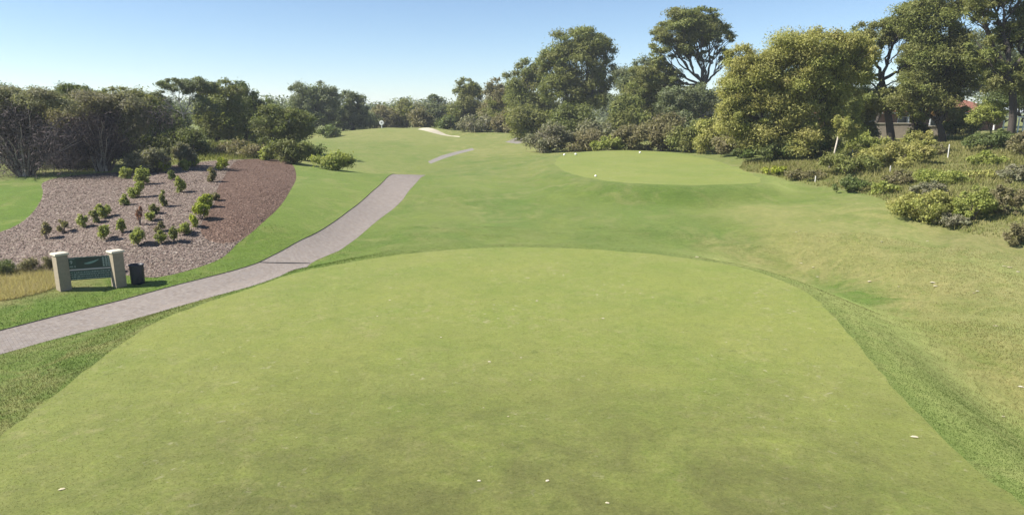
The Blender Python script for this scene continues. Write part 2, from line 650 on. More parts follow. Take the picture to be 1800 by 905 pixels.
M = {
    'tee': mat_tee('tee_turf', 0), 'tee_blade': mat_tee('tee_blades', 0, True), 'tee2': mat_tee('tee_turf_far', 1), 'ground': mat_ground(),
    'mulch': mat_mulch('grey_mulch', False), 'redmulch': mat_mulch('red_mulch', True),
    'sand': plain('bunker_sand', (0.471, 0.426, 0.327), .9, .1, .08, 2),
    'joint': plain('joint_sand', (.20, .17, .15), .95, .1, .1, 6),
    'farpath': plain('far_paving', (.19, .175, .155), .9, .2, .1, 2),
    'paver': mat_attr('pavers', [(.172, .146, .128), (.200, .171, .150), (.190, .166, .152), (.218, .190, .168)], .85),
    'chip': mat_attr('mulch_chips', [(.125, .085, .068), (.190, .138, .114), (.225, .172, .150), (.34, .285, .225), (.175, .126, .100)], .9),
    'redchip': mat_attr('red_chips', [(.085, .054, .043), (.115, .073, .057), (.132, .085, .066), (.23, .170, .135)], .9),
    'blade': mat_ground('grass_blades', True),
    'straw': mat_attr('straw', [(.26, .21, .10), (.44, .37, .21), (.34, .30, .15), (.56, .48, .31)], .8, .4),
    'scrub': mat_attr('scrub_blades', [(.105, .130, .032), (.190, .198, .060), (.265, .240, .105), (.200, .195, .075)], .8, .35),
    'litter': mat_attr('dry_leaves', [(.40, .35, .22), (.55, .50, .38), (.33, .27, .15)], .8),
    'bark_grey': plain('grey_bark', (.11, .095, .082), .9, .1, .35, 5, .4),
    'bark_pale': plain('pale_bark', (.42, .37, .31), .85, .15, .3, 3, .3),
    'bark_dark': plain('dark_bark', (.065, .055, .048), .9, .1, .35, 5, .4),
    'twig': plain('dry_twigs', (.15, .115, .105), .9, .1, .4, 3),
    'twig_pale': plain('bleached_twigs', (.40, .34, .30), .9, .1, .3, 3),
    'stone': plain('limestone', (.27, .230, .168), .9, .15, .28, 9, .35),
    'stone_cap': plain('limestone_cap', (0.528, 0.480, 0.384), .85, .15, .10, 20, .2),
    'wallstone': plain('wall_limestone', (.42, .36, .30), .9, .1, .3, 2.5),
    'sign_green': plain('sign_green', (.010, .045, .036), .35, .5, .15, 6),
    'sign_dark': plain('sign_map_green', (.008, .030, .026), .35, .5, .15, 6),
    'sign_print': plain('sign_print', (.33, .40, .38), .6, .3, .1, 30),
    'sign_fair': plain('sign_map_fairway', (.16, .27, .24), .6, .3, .2, 12),
    'sign_rail': plain('sign_rail', (.42, .41, .39), .5, .4, .1, 20),
    'bin': plain('bin_plastic', (.018, .021, .032), .5, .4, .2, 4),
    'binrim': plain('bin_rim', (.022, .024, .032), .4, .4, .2, 4),
    'white': plain('white_paint', (.80, .79, .75), .5, .3, .04, 10),
    'stake': plain('weathered_white', (.52, .51, .47), .6, .3, .1, 10),
    'black': plain('black_paint', (.03, .03, .035), .5, .3, .1, 10),
    'iron': plain('drain_iron', (.045, .04, .04), .6, .3, .2, 30),
    'roof_red': plain('terracotta_roof', (.23, .105, .080), .85, .2, .25, 2),
    'brick': plain('house_brick', (.22, .13, .09), .9, .1, .2, 3),
    'render': plain('house_render', (.62, .56, .46), .85, .2, .06, 3),
    'glass': plain('window_glass', (.03, .04, .05), .1, .6, .1, 3),
    'gutter': plain('white_gutter', (.78, .77, .73), .5, .3, .04, 3),
    'greyroof': plain('pale_metal_roof', (.55, .54, .51), .5, .4, .06, 2),
    'olive': leaf('olive_leaves', (0.081, 0.105, 0.029), (0.271, 0.292, 0.085), (0.191, 0.182, 0.069)),
    'lit_olive': leaf('bright_olive_leaves', (.140, .158, .042), (.430, .435, .130), (.330, .290, .105)),
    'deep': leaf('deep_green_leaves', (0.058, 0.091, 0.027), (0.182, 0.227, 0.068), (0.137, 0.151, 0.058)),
    'green': leaf('mid_green_leaves', (0.076, 0.101, 0.028), (0.213, 0.241, 0.069), (0.161, 0.161, 0.063)),
    'grey': leaf('grey_green_leaves', (0.116, 0.123, 0.069), (0.308, 0.308, 0.183), (0.202, 0.177, 0.128)),
    'brown': leaf('brown_olive_leaves', (.105, .100, .045), (.270, .250, .120), (.215, .180, .105)),
    'yellow': leaf('yellow_green_leaves', (0.149, 0.193, 0.021), (0.473, 0.473, 0.079), (0.289, 0.333, 0.052)),
    'fresh': leaf('fresh_green_leaves', (.125, .170, .034), (.390, .410, .105), (.250, .265, .080)),
    'red': leaf('reddish_leaves', (0.193, 0.079, 0.074), (0.438, 0.228, 0.184), (0.263, 0.166, 0.105)),
    'rust': leaf('rusty_leaves', (0.193, 0.105, 0.044), (0.455, 0.280, 0.131), (0.298, 0.210, 0.088)),
    'bluegum': leaf('dull_gum_leaves', (0.075, 0.101, 0.048), (0.230, 0.258, 0.122), (0.164, 0.175, 0.101)),
}

# ------------------------------------------------------------------ the ground, cut into its surfaces
path_left = [(-120, 607), (-60, 594), (0, 580), (80, 559), (133, 546), (212, 527), (292, 505), (371, 485), (450, 463), (500, 438), (548, 413),
             (598, 382), (647, 343), (683, 309.5)]
path_right = [(-120, 654), (-60, 639), (0, 623), (80, 600), (159, 580), (239, 559), (318, 538), (398, 515), (450, 501), (496, 484), (548, 461),
              (598, 440), (641, 407), (678, 377), (709, 350), (740, 312)]
PL = [hit(*p)[:2] for p in path_left]
PR = [hit(*p)[:2] for p in path_right]
PL += [np.array([-9.6, 60.5])]
PR += [np.array([-6.6, 60.0])]
PL = resample(PL, .6, False)
PR = resample(PR, .6, False)
path_poly = np.vstack([PL, PR[::-1]])
far_path = [np.array([hit(x, y)[:2] for x, y in pts]) for pts in (
    [(752, 284), (775, 274), (800, 267), (830, 260.5), (834, 263.5), (805, 271), (780, 279), (757, 288)],
    [(888, 250), (905, 243), (928, 240), (930, 250), (908, 253)])]
bed_px = [(-60, 478), (-60, 425), (0, 409), (40, 392), (66, 365), (78, 340), (70, 322), (95, 314), (150, 306), (215, 302), (300, 292), (360, 284),
          (420, 281), (480, 281), (513, 286), (523, 312), (508, 340), (490, 365), (462, 392), (440, 412), (415, 428), (396, 452), (350, 470),
          (300, 484), (262, 490), (215, 482), (160, 480), (110, 477), (60, 476), (0, 478)]
red_px = [(418, 280), (480, 280), (513, 285), (524, 312), (509, 340), (491, 365), (463, 391), (440, 412), (412, 429), (372, 428), (350, 412), (356, 385),
          (378, 360), (380, 335), (394, 312), (402, 296)]
BED = resample(chaikin([hit(x, y)[:2] for x, y in bed_px], 2), .7)
RED = resample(chaikin([hit(x, y)[:2] for x, y in red_px], 2), .7)
bunk_px = [(734, 226.5), (748, 224.8), (764, 231), (782, 234.5), (808, 238), (809, 241.5), (779, 239.5), (756, 233), (736, 229.5)]
BUNK = np.array([at(x, y, Y)[:2] for (x, y), Y in zip(bunk_px, (124, 126, 125, 124, 123, 119, 119, 120, 122))])
BUNK = resample(chaikin(BUNK, 1), 1.0)

rings = 5.0 * 1.028 ** np.arange(0, 136)
pts = []
for k, r in enumerate(rings):
    a = np.radians(np.arange(-58, 58.1, .62) + (.31 if k % 2 else 0))
    pts.append(np.stack([r * np.sin(a), r * np.cos(a)], 1))
for r in list(rings[-1] * 1.12 ** np.arange(1, 26)):
    a = np.radians(np.arange(-180, 180, 2.4))
    pts.append(np.stack([r * np.sin(a), r * np.cos(a)], 1))
for r in 5.0 * 1.16 ** np.arange(0, 25):
    a = np.radians(np.arange(60, 300.1, 4))
    pts.append(np.stack([r * np.sin(a), r * np.cos(a)], 1))
_t = np.linspace(.004, .996, 110)


def _al(P, t):
    s_ = np.concatenate([[0], np.cumsum(np.linalg.norm(np.diff(P, axis=0), axis=1))])
    return np.stack([np.interp(t * s_[-1], s_, P[:, k]) for k in (0, 1)], -1)


for f_ in (.22, .5, .78):
    pts.append(_al(PL, _t) * (1 - f_) + _al(PR, _t) * f_)
pts.append(np.array([[x, y] for x in np.arange(-4, 4.1, 1.5) for y in np.arange(-3, 4, 1.5)]))


def offset(poly, d):
    t = np.roll(poly, -1, 0) - np.roll(poly, 1, 0)
    t /= np.linalg.norm(t, axis=1)[:, None] + 1e-9
    nrm = np.stack([t[:, 1], -t[:, 0]], 1)
    c = poly.mean(0)
    if ((poly + nrm - c) ** 2).sum() < ((poly - nrm - c) ** 2).sum():
        nrm = -nrm
    return poly + nrm * d


regions = [('tee', T1), ('tee2', T2), ('bed', BED), ('red', RED), ('path', path_poly), ('fp0', far_path[0]), ('fp1', far_path[1]),
           ('bunk', BUNK)]
for d in (.35, .8, 1.4, 2.1, 2.9, 3.8, 4.6):
    pts.append(offset(T1, d))
    pts.append(offset(T2, d * 1.15))
G = np.vstack(pts)
# keep free points off the constraint lines
keep = np.ones(len(G), bool)
for nm, poly in regions:
    lo, hi = poly.min(0) - 1, poly.max(0) + 1
    box = ((G > lo) & (G < hi)).all(1)
    idx = np.where(box)[0]
    keep[idx[dist_poly(poly, G[idx]) < .12]] = False
G = G[keep]
verts = [Vector(p) for p in G]
edges = []
for nm, poly in regions:
    b = len(verts)
    verts += [Vector(p) for p in poly]
    edges += [(b + i, b + (i + 1) % len(poly)) for i in range(len(poly))]
cv, ce, cf, *_ = delaunay_2d_cdt(verts, edges, [], 0, 1e-4, False)
CV = np.array([(v[0], v[1]) for v in cv])
CF = np.array([f for f in cf if len(f) == 3])
ZV = H(CV)
cen = CV[CF].mean(1)
reg = np.full(len(CF), -1)
for k in (0, 1, 2, 3, 4, 5, 6, 7):
    reg[inside(regions[k][1], cen)] = k

# kinds of turf: dry, lush and scrubby ground, given at points of the place and blended between them
turf = []
for px, py, dry_, lush_, scrub_ in [
    (60, 660, .25, .35, 0), (200, 590, .3, .3, 0), (100, 540, 0, 1, 0), (250, 500, 0, 1, 0), (420, 455, 0, 1, 0), (480, 400, 0, 1, 0),
    (560, 350, .05, .75, 0), (620, 320, .1, .5, 0), (560, 300, .1, .7, 0), (700, 400, .1, .3, 0), (800, 400, .15, .2, 0), (780, 350, .2, .1, 0),
    (850, 380, .2, 0, 0), (1000, 400, .1, .1, 0), (1150, 420, 0, .25, 0), (1240, 400, .1, .2, 0), (1330, 370, .85, 0, 0), (1100, 350, .2, 0, 0),
    (1320, 440, .6, 0, 0), (1250, 345, .15, .1, 0), (1420, 400, .9, 0, 0), (1400, 340, .25, .2, 0), (1500, 380, .6, .1, 0), (1500, 450, .9, 0, 0),
    (1600, 420, .75, .1, .1), (1600, 480, .95, 0, 0), (1750, 500, .95, 0, .1), (1780, 600, .9, 0, 0), (1700, 640, .75, 0, 0), (1560, 590, .25, .25, 0),
    (1480, 520, .2, .2, 0), (1650, 690, .1, .4, 0), (1780, 800, .1, .45, 0), (1700, 420, .8, 0, .7), (1790, 400, .8, 0, 1), (1700, 300, .5, 0, 1),
    (1600, 310, .5, 0, 1), (1500, 300, .5, .1, .8), (1650, 265, .8, 0, .6), (1780, 270, .8, 0, .8), (1380, 300, .8, 0, .5), (1330, 310, .3, .2, .1),
    (1250, 283, .3, 0, .3), (1000, 320, .25, .1, 0), (950, 290, .45, 0, 0), (930, 262, .8, 0, 0), (850, 290, .35, 0, 0), (900, 300, .3, .1, 0),
    (700, 280, .3, .1, 0), (620, 270, .35, .1, 0), (690, 240, .75, 0, 0), (690, 255, .3, .2, 0), (800, 250, .55, 0, 0), (860, 245, .6, 0, 0),
    (30, 360, 0, 1, 0), (-60, 380, 0, 1, 0), (400, 272, .4, 0, .8), (330, 275, .4, 0, .8), (470, 270, .5, 0, .6), (30, 500, .9, 0, .6), (250, 285, .4, 0, .8),
    (60, 500, .9, 0, .6), (-100, 520, .9, 0, .3)]:
    p = hit(px, py)
    turf.append((p[0], p[1], dry_, lush_, scrub_))
turf += [(6.5, 44.0, 0, .5, 0), (10.5, 44.2, 0, .5, 0), (14.5, 44.5, 0, .5, 0), (3.5, 47, .05, .4, 0), (60, 40, .8, 0, .9), (70, 80, .8, 0, 1), (-60, 40, .3, 0, .8), (-60, 90, .3, 0, 1), (0, 150, .4, 0, .8), (0, -20, .3, .2, 0), (14, 0, .1, .4, 0),
         (-16, 0, .3, .3, 0), (-30, 10, .2, .6, 0), (30, 10, .9, 0, .2), (-35, 25, .6, 0, .5)]
turf = np.array(turf)


def turf_at(xy):
    out = np.zeros((len(xy), 3))
    for i in range(0, len(xy), 20000):
        q = xy[i:i + 20000]
        d2 = ((q[:, None, :] - turf[None, :, :2]) ** 2).sum(-1)
        bw = (0.75 + .035 * np.linalg.norm(turf[:, :2], axis=1)) ** 2
        w = 1 / (d2 / bw[None, :] + .25) ** 2.2
        out[i:i + 20000] = (w @ turf[:, 2:]) / w.sum(1)[:, None]
    return out


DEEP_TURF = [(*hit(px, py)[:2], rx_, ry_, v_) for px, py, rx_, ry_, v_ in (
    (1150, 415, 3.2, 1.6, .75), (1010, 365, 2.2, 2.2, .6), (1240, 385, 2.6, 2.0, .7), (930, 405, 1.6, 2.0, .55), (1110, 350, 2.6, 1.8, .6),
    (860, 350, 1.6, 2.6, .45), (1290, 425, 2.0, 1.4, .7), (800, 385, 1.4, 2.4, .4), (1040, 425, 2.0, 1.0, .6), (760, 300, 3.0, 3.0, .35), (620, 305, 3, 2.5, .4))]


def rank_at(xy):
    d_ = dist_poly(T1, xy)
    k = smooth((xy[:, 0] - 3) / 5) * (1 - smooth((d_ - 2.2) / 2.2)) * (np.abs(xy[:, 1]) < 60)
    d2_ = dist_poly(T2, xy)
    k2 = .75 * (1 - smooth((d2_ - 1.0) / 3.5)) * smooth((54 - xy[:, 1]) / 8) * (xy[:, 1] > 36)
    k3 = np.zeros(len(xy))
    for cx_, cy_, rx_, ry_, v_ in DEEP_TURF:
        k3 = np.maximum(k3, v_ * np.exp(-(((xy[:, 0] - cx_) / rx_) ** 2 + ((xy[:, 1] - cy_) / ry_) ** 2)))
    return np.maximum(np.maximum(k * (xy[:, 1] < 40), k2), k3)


TV = turf_at(CV)
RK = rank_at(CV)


def region_mesh(name, mask, drop=0.0, attrs=False, skirt=False):
    F = CF[mask]
    u, inv = np.unique(F.ravel(), return_inverse=True)
    F2 = inv.reshape(-1, 3)
    V = np.column_stack([CV[u], ZV[u] - drop])
    # faces look up
    a, b, c = V[F2[:, 0]], V[F2[:, 1]], V[F2[:, 2]]
    flip = np.cross(b - a, c - a)[:, 2] < 0
    F2[flip] = F2[flip][:, ::-1]
    Fs = [F2]
    n = len(V)
    if skirt:
        E = np.vstack([F2[:, [0, 1]], F2[:, [1, 2]], F2[:, [2, 0]]])
        key = np.sort(E, 1)
        _, ix, cnt = np.unique(key, axis=0, return_index=True, return_counts=True)
        B = E[ix[cnt == 1]]
        V = np.vstack([V, V + np.array([0, 0, drop + .004])])
        Fs.append(np.column_stack([B[:, 0], B[:, 1], B[:, 1] + n, B[:, 0] + n]))
    at_ = None
    if attrs:
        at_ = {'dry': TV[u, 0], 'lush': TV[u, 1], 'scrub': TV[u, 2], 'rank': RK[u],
               'worn_dimmed': 1 / (1 + ((CV[u, 0] - 1) / 9) ** 4 + ((CV[u, 1] - 8) / 7) ** 4)}  # mask of the painted foreground darkening and wear, strongest on the near tee
    return np_mesh(name, V, Fs, at_, not skirt)


def struct(name, mask, mat, **kw):
    return tag(link(name, region_mesh(name, mask, **kw), mat), kind='structure')


struct('ground', reg == -1, M['ground'], attrs=True)
tee_o = struct('tee_ground', reg == 0, M['tee'], attrs=True)
struct('tee_ground_far', reg == 1, M['tee2'])
struct('mulch_bed', reg == 2, M['mulch'])
struct('red_mulch_bed', reg == 3, M['redmulch'])
path_o = struct('cart_path', reg == 4, M['joint'], drop=.033, skirt=True)
struct('far_path', reg == 5, M['farpath'])
struct('far_path', reg == 6, M['farpath'])
struct('bunker_sand', reg == 7, M['sand'])

# pavers of the path, in courses across it
na = 900
tt = np.linspace(0, 1, na)


def along(P, t):
    s = np.concatenate([[0], np.cumsum(np.linalg.norm(np.diff(P, axis=0), axis=1))])
    return np.stack([np.interp(t * s[-1], s, P[:, k]) for k in (0, 1)], -1)


Lc, Rc = along(PL, tt), along(PR, tt)
mid = (Lc + Rc) / 2
smid = np.concatenate([[0], np.cumsum(np.linalg.norm(np.diff(mid, axis=0), axis=1))])
total = smid[-1]
PW, PLn, GAP = .115, .235, .0018
ncourse = int(total / PW)
Q = []
Tint = []
for k in range(ncourse):
    t0, t1 = np.interp([(k * PW + GAP) / total, ((k + 1) * PW - GAP) / total], smid / total, tt)
    l0, r0 = along(PL, t0), along(PR, t0)
    l1, r1 = along(PL, t1), along(PR, t1)
    wd = np.linalg.norm(r0 - l0)
    cuts = np.arange((PLn / 2 if k % 2 else 0), wd, PLn)
    cuts = np.concatenate([[0.0], cuts[cuts > .05], [wd]])
    for a, b in zip(cuts[:-1], cuts[1:]):
        if b - a < .05:
            continue
        ua, ub = (a + GAP) / wd, (b - GAP) / wd
        Q.append([l0 + (r0 - l0) * ua, l0 + (r0 - l0) * ub, l1 + (r1 - l1) * ub, l1 + (r1 - l1) * ua])
Q = np.array(Q)
nq = len(Q)
zq = H(Q.reshape(-1, 2)).reshape(nq, 4)
lift = RNG.uniform(-.003, .003, nq)[:, None]
cq = Q.mean(1, keepdims=True)
Qin = cq + (Q - cq) * .994
top = np.concatenate([Qin, (zq - .026 + lift)[..., None]], -1)
bot = np.concatenate([Q, (zq - .065)[..., None]], -1)
V = np.concatenate([bot, top], 1).reshape(-1, 3)
o8 = np.arange(nq)[:, None] * 8
orient = np.cross(top[:, 1] - top[:, 0], top[:, 2] - top[:, 0])[:, 2]
faces = [o8 + np.array([[4, 5, 6, 7]])] + [o8 + np.array([[i, (i + 1) % 4, 4 + (i + 1) % 4, 4 + i]]) for i in range(4)]
F = np.concatenate(faces)
if orient.mean() < 0:
    F = F[:, ::-1]
pav = link('paver', np_mesh('paver', V, F, {'rnd': np.repeat(RNG.random(nq), 8)}), M['paver'], path_o)
tag(pav, 'small mauve grey pavers laid in courses across the path', kind='stuff')


# ------------------------------------------------------------------ loose cover: mulch chips, grass blades, leaf litter
def chips(poly, n, size, name, mat, label, exclude=None, hz=.03):
    lo, hi = poly.min(0), poly.max(0)
    p = RNG.uniform(lo, hi, (n * 3, 2))
    p = p[inside(poly, p)]
    if exclude is not None:
        p = p[~inside(exclude, p)]
    p = p[:n]
    n = len(p)
    z = H(p) + RNG.uniform(.005, hz, n)
    a = RNG.uniform(0, 2 * math.pi, n)
    L = size * RNG.uniform(.5, 1.5, n)
    Wd = L * RNG.uniform(.3, .6, n)
    tilt = RNG.normal(0, .2, (n, 2))
    u = np.stack([np.cos(a), np.sin(a), tilt[:, 0]], 1)
    w = np.stack([-np.sin(a), np.cos(a), tilt[:, 1]], 1)
    c = np.column_stack([p, z])
    V = np.stack([c - u * L[:, None] / 2 - w * Wd[:, None] / 3, c + u * L[:, None] / 2 - w * Wd[:, None] / 2,
                  c + u * L[:, None] / 2.4 + w * Wd[:, None] / 2, c - u * L[:, None] / 2 + w * Wd[:, None] / 2.5], 1).reshape(-1, 3)
    o = link(name, np_mesh(name, V, np.arange(n * 4).reshape(-1, 4), {'rnd': np.repeat(RNG.random(n), 4)}), mat)
    return tag(o, label, 'mulch', kind='stuff')


chips(BED, 62000, .07, 'mulch_chips', M['chip'], 'grey brown bark chips strewn over the planted slope', RED)
chips(RED, 11000, .06, 'red_mulch_chips', M['redchip'], 'dark red bark chips on the bare end of the bed')


def blades(p, h, wd, name, mat, label, rnd, cat='grass', lean=.5, turfv=None):
    n = len(p)
    z = H(p)
    a = RNG.uniform(0, 2 * math.pi, n)
    d = np.stack([np.cos(a), np.sin(a), np.zeros(n)], 1)
    b = np.column_stack([p, z - .005])
    ln = RNG.normal(0, lean, (n, 2))
    tip = b + np.column_stack([ln * h[:, None], h])
    V = np.stack([b - d * wd[:, None] / 2, b + d * wd[:, None] / 2, tip], 1).reshape(-1, 3)
    o = link(name, np_mesh(name, V, np.arange(n * 3).reshape(-1, 3), {'rnd': np.repeat(np.clip(rnd, 0, 1), 3),
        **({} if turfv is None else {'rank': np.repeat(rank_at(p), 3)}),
        **({} if turfv is None else {k: np.repeat(turfv[:, i], 3) for i, k in enumerate(('dry', 'lush', 'scrub'))})}), mat)
    return tag(o, label, cat, kind='stuff')


def free_ground(p):
    ok = np.ones(len(p), bool)
    for nm, poly in regions:
        ok &= ~inside(poly, p)
    return ok


nb = 620000
r = 8.5 * (38 / 8.5) ** RNG.random(nb)
a = np.radians(RNG.uniform(-40, 40, nb))
p = np.stack([r * np.sin(a), r * np.cos(a)], 1)
p = p[~inside(T1, p)]
p = p[free_ground(p)]
t = turf_at(p)
r = np.linalg.norm(p, axis=1)
h = (.028 + .022 * t[:, 1] + .03 * t[:, 0] * (p[:, 0] > 5) + .04 * t[:, 2]) * RNG.uniform(.5, 1.4, len(p))
left = p[:, 0] < -4
h = np.where(left & (r < 32), h * 1.25, h) * (1 - .45 * rank_at(p))
w = .004 + .00055 * r * RNG.uniform(.7, 1.2, len(p))
rn = RNG.random(len(p)) * (.75 + .25 * t[:, 0])
h *= 1 - .55 * np.clip((r - 22) / 16, 0, 1)
blades(p, h, w, 'rough_grass', M['blade'], 'short green and straw coloured rough grass beside the tee', rn, turfv=t)


nb = 290000
r = 6.0 * (34 / 6.0) ** RNG.random(nb)
a = np.radians(RNG.uniform(-42, 42, nb))
p = np.stack([r * np.sin(a), r * np.cos(a)], 1)
p = p[inside(T1, p)]
r = np.linalg.norm(p, axis=1)
o = blades(p, RNG.uniform(.006, .018, len(p)), .004 + .0011 * r, 'mown_grass', M['tee_blade'], 'closely mown yellow green turf of the near tee', RNG.random(len(p)), lean=.8)
wv = 1 / (1 + ((p[:, 0] - 1) / 9) ** 4 + ((p[:, 1] - 8) / 7) ** 4)  # same painted darkening and wear mask, carried onto the blades
wa = o.data.attributes.new('worn_dimmed', 'FLOAT', 'POINT')
wa.data.foreach_set('value', np.repeat(wv, 3).astype(np.float32))


def patch(px_poly, n):
    poly = np.array([hit(x, y)[:2] for x, y in px_poly])
    lo, hi = poly.min(0), poly.max(0)
    q = RNG.uniform(lo, hi, (n * 4, 2))
    q = q[inside(poly, q)][:n]
    return q


q = patch([(-80, 540), (-80, 478), (0, 474), (60, 474), (98, 482), (100, 505), (70, 516), (20, 527)], 26000)
q = q[free_ground(q)]
blades(q, RNG.uniform(.06, .34, len(q)) * (.5 + .8 * RNG.random(len(q)) ** 2), np.full(len(q), .014), 'dry_grass', M['straw'],
       'long bleached straw coloured grass left of the hole sign', RNG.random(len(q)), lean=.55)
q = np.vstack([patch([(1380, 312), (1380, 285), (1480, 265), (1600, 245), (1800, 235), (1800, 425), (1700, 412), (1640, 395), (1560, 355), (1470, 330)], 60000),
               patch([(1290, 300), (1310, 285), (1420, 285), (1470, 315), (1400, 318)], 5000)])
q = q[free_ground(q)]
rq = np.linalg.norm(q, axis=1)
cl = .5 + .5 * np.sin(q[:, 0] * .9 + 1.3 * np.sin(q[:, 1] * .5)) * np.sin(q[:, 1] * .7 + q[:, 0] * .3)
blades(q, RNG.uniform(.06, .48, len(q)) * (.25 + 1.0 * cl), .012 + .0009 * rq, 'scrub_grass', M['scrub'],
       'tall olive and tan scrub grass between the bushes on the right', RNG.random(len(q)) * .7 + .3 * cl, lean=.4)
q = patch([(225, 300), (250, 270), (330, 255), (470, 255), (560, 262), (500, 282), (360, 283)], 9000)
q = q[free_ground(q)]
blades(q, RNG.uniform(.15, .6, len(q)), np.full(len(q), .06), 'scrub_grass', M['scrub'],
       'loose green and tan undergrowth along the top of the mulch bed', RNG.random(len(q)) * .6, lean=.4)

# dry leaves and bits of bark lying on the turf
flecks = [(1225, 452, 9), (1408, 463, 6), (1430, 470, 7), (1438, 487, 7), (1530, 495, 10), (1580, 504, 5), (1640, 497, 12), (1645, 503, 8), (1718, 512, 6),
          (1712, 515, 5), (1775, 470, 9), (1790, 478, 9), (1765, 468, 6), (1750, 573, 8), (1796, 680, 10), (1763, 732, 6), (1607, 768, 12),
          (860, 636, 7), (916, 629, 5), (944, 529, 7), (1060, 560, 6), (685, 528, 5), (732, 550, 4), (775, 593, 5), (932, 668, 5), (842, 845, 8),
          (962, 845, 9), (108, 860, 10), (1067, 884, 9), (830, 529, 4), (868, 536, 4), (663, 556, 4), (850, 717, 5), (893, 732, 5), (1400, 408, 5),
          (1465, 400, 5), (1440, 388, 6), (1545, 393, 5), (1550, 425, 5), (1630, 424, 5), (1405, 406, 5)]
FV, FF, FR = [], [], []
for px, py, s in flecks:
    c = hit(px, py)
    dist = np.linalg.norm(c - CAM)
    L = s * dist / FPX * .95
    an = RNG.uniform(-.5, .5)
    k = 7
    b0 = sum(len(v) for v in FV)
    ring = []
    for i in range(k):
        ph = i * 2 * math.pi / k
        rr = RNG.uniform(.7, 1.15)
        x, y = math.cos(ph) * L / 2 * rr, math.sin(ph) * L / 3.2 * rr
        ring.append((c[0] + x * math.cos(an) - y * math.sin(an), c[1] + x * math.sin(an) + y * math.cos(an),
                     c[2] + .010 + .10 * L * (i % 3) / 3))
    FV.append(np.array([(c[0], c[1], c[2] + .016)] + ring))
    FF += [(b0, b0 + 1 + i, b0 + 1 + (i + 1) % k) for i in range(k)]
    FR += [RNG.random()] * (k + 1)
tag(link('leaf_litter', np_mesh('leaf_litter', np.vstack(FV), np.array(FF), {'rnd': np.array(FR)}), M['litter']),
    'pale dry leaves and bark scraps scattered on the turf', 'leaf litter', kind='stuff')


# ------------------------------------------------------------------ foliage
def leaf_mesh(name, clumps, count, size, aspect=.5, droop=0.0, rng=RNG, shell=.42, fray=.2):
    """clumps: rows of (x,y,z, rx,ry,rz); many small leaf-sprig faces spread through them"""
    C = np.array(clumps, float)
    vol = (C[:, 3] * C[:, 4] + C[:, 3] * C[:, 5] + C[:, 4] * C[:, 5])
    k = rng.choice(len(C), count, p=vol / vol.sum())
    u = rng.normal(size=(count, 3))
    u /= np.linalg.norm(u, axis=1)[:, None]
    low = (u[:, 2] < -.25) & (rng.random(count) < .55)
    u[low, 2] *= -1
    rad = rng.random(count) ** shell
    rad *= 1 + fray * rng.normal(size=count)
    P = C[k, :3] + u * C[k, 3:] * rad[:, None]
    nrm = .7 * u + rng.normal(size=(count, 3)) * .65 + np.array([0, 0, .35])
    nrm /= np.linalg.norm(nrm, axis=1)[:, None]
    d = rng.normal(size=(count, 3)) + np.array([0, 0, -droop])
    d -= (d * nrm).sum(1)[:, None] * nrm
    d /= np.linalg.norm(d, axis=1)[:, None] + 1e-9
    s = np.cross(nrm, d)
    L = size * rng.uniform(.55, 1.45, count)[:, None]
    Wd = L * aspect * rng.uniform(.7, 1.2, count)[:, None]
    V = np.stack([P - d * L * .5 + s * Wd * .5, P + d * L * .5, P - d * L * .5 - s * Wd * .5], 1).reshape(-1, 3)
    cr = rng.random(len(C))
    return np_mesh(name, V, np.arange(count * 3).reshape(-1, 3),
                   {'rnd': np.repeat(rng.random(count), 3), 'clump': np.repeat(cr[k], 3)})


def curve(a, b, bend, n=6, rng=RNG, wob=.0):
    a, b = np.array(a, float), np.array(b, float)
    t = np.linspace(0, 1, n)[:, None]
    m = (a + b) / 2 + np.array(bend)
    P = (1 - t) ** 2 * a + 2 * t * (1 - t) * m + t ** 2 * b
    if wob:
        P[1:-1] += rng.normal(0, wob, (n - 2, 3))
    return P


def ell(box, Y, depth=.9):
    x0, y0, x1, y1 = box
    c = at((x0 + x1) / 2, (y0 + y1) / 2, Y)
    k = Y / ray((x0 + x1) / 2, (y0 + y1) / 2)[1] / FPX
    rx = (x1 - x0) / 2 * k
    rz = (y1 - y0) / 2 * k
    return c, np.array([rx, rx * depth, rz])


def area1024(boxes):
    return sum((b[2] - b[0]) * (b[3] - b[1]) for b in boxes) * .785 * .3236


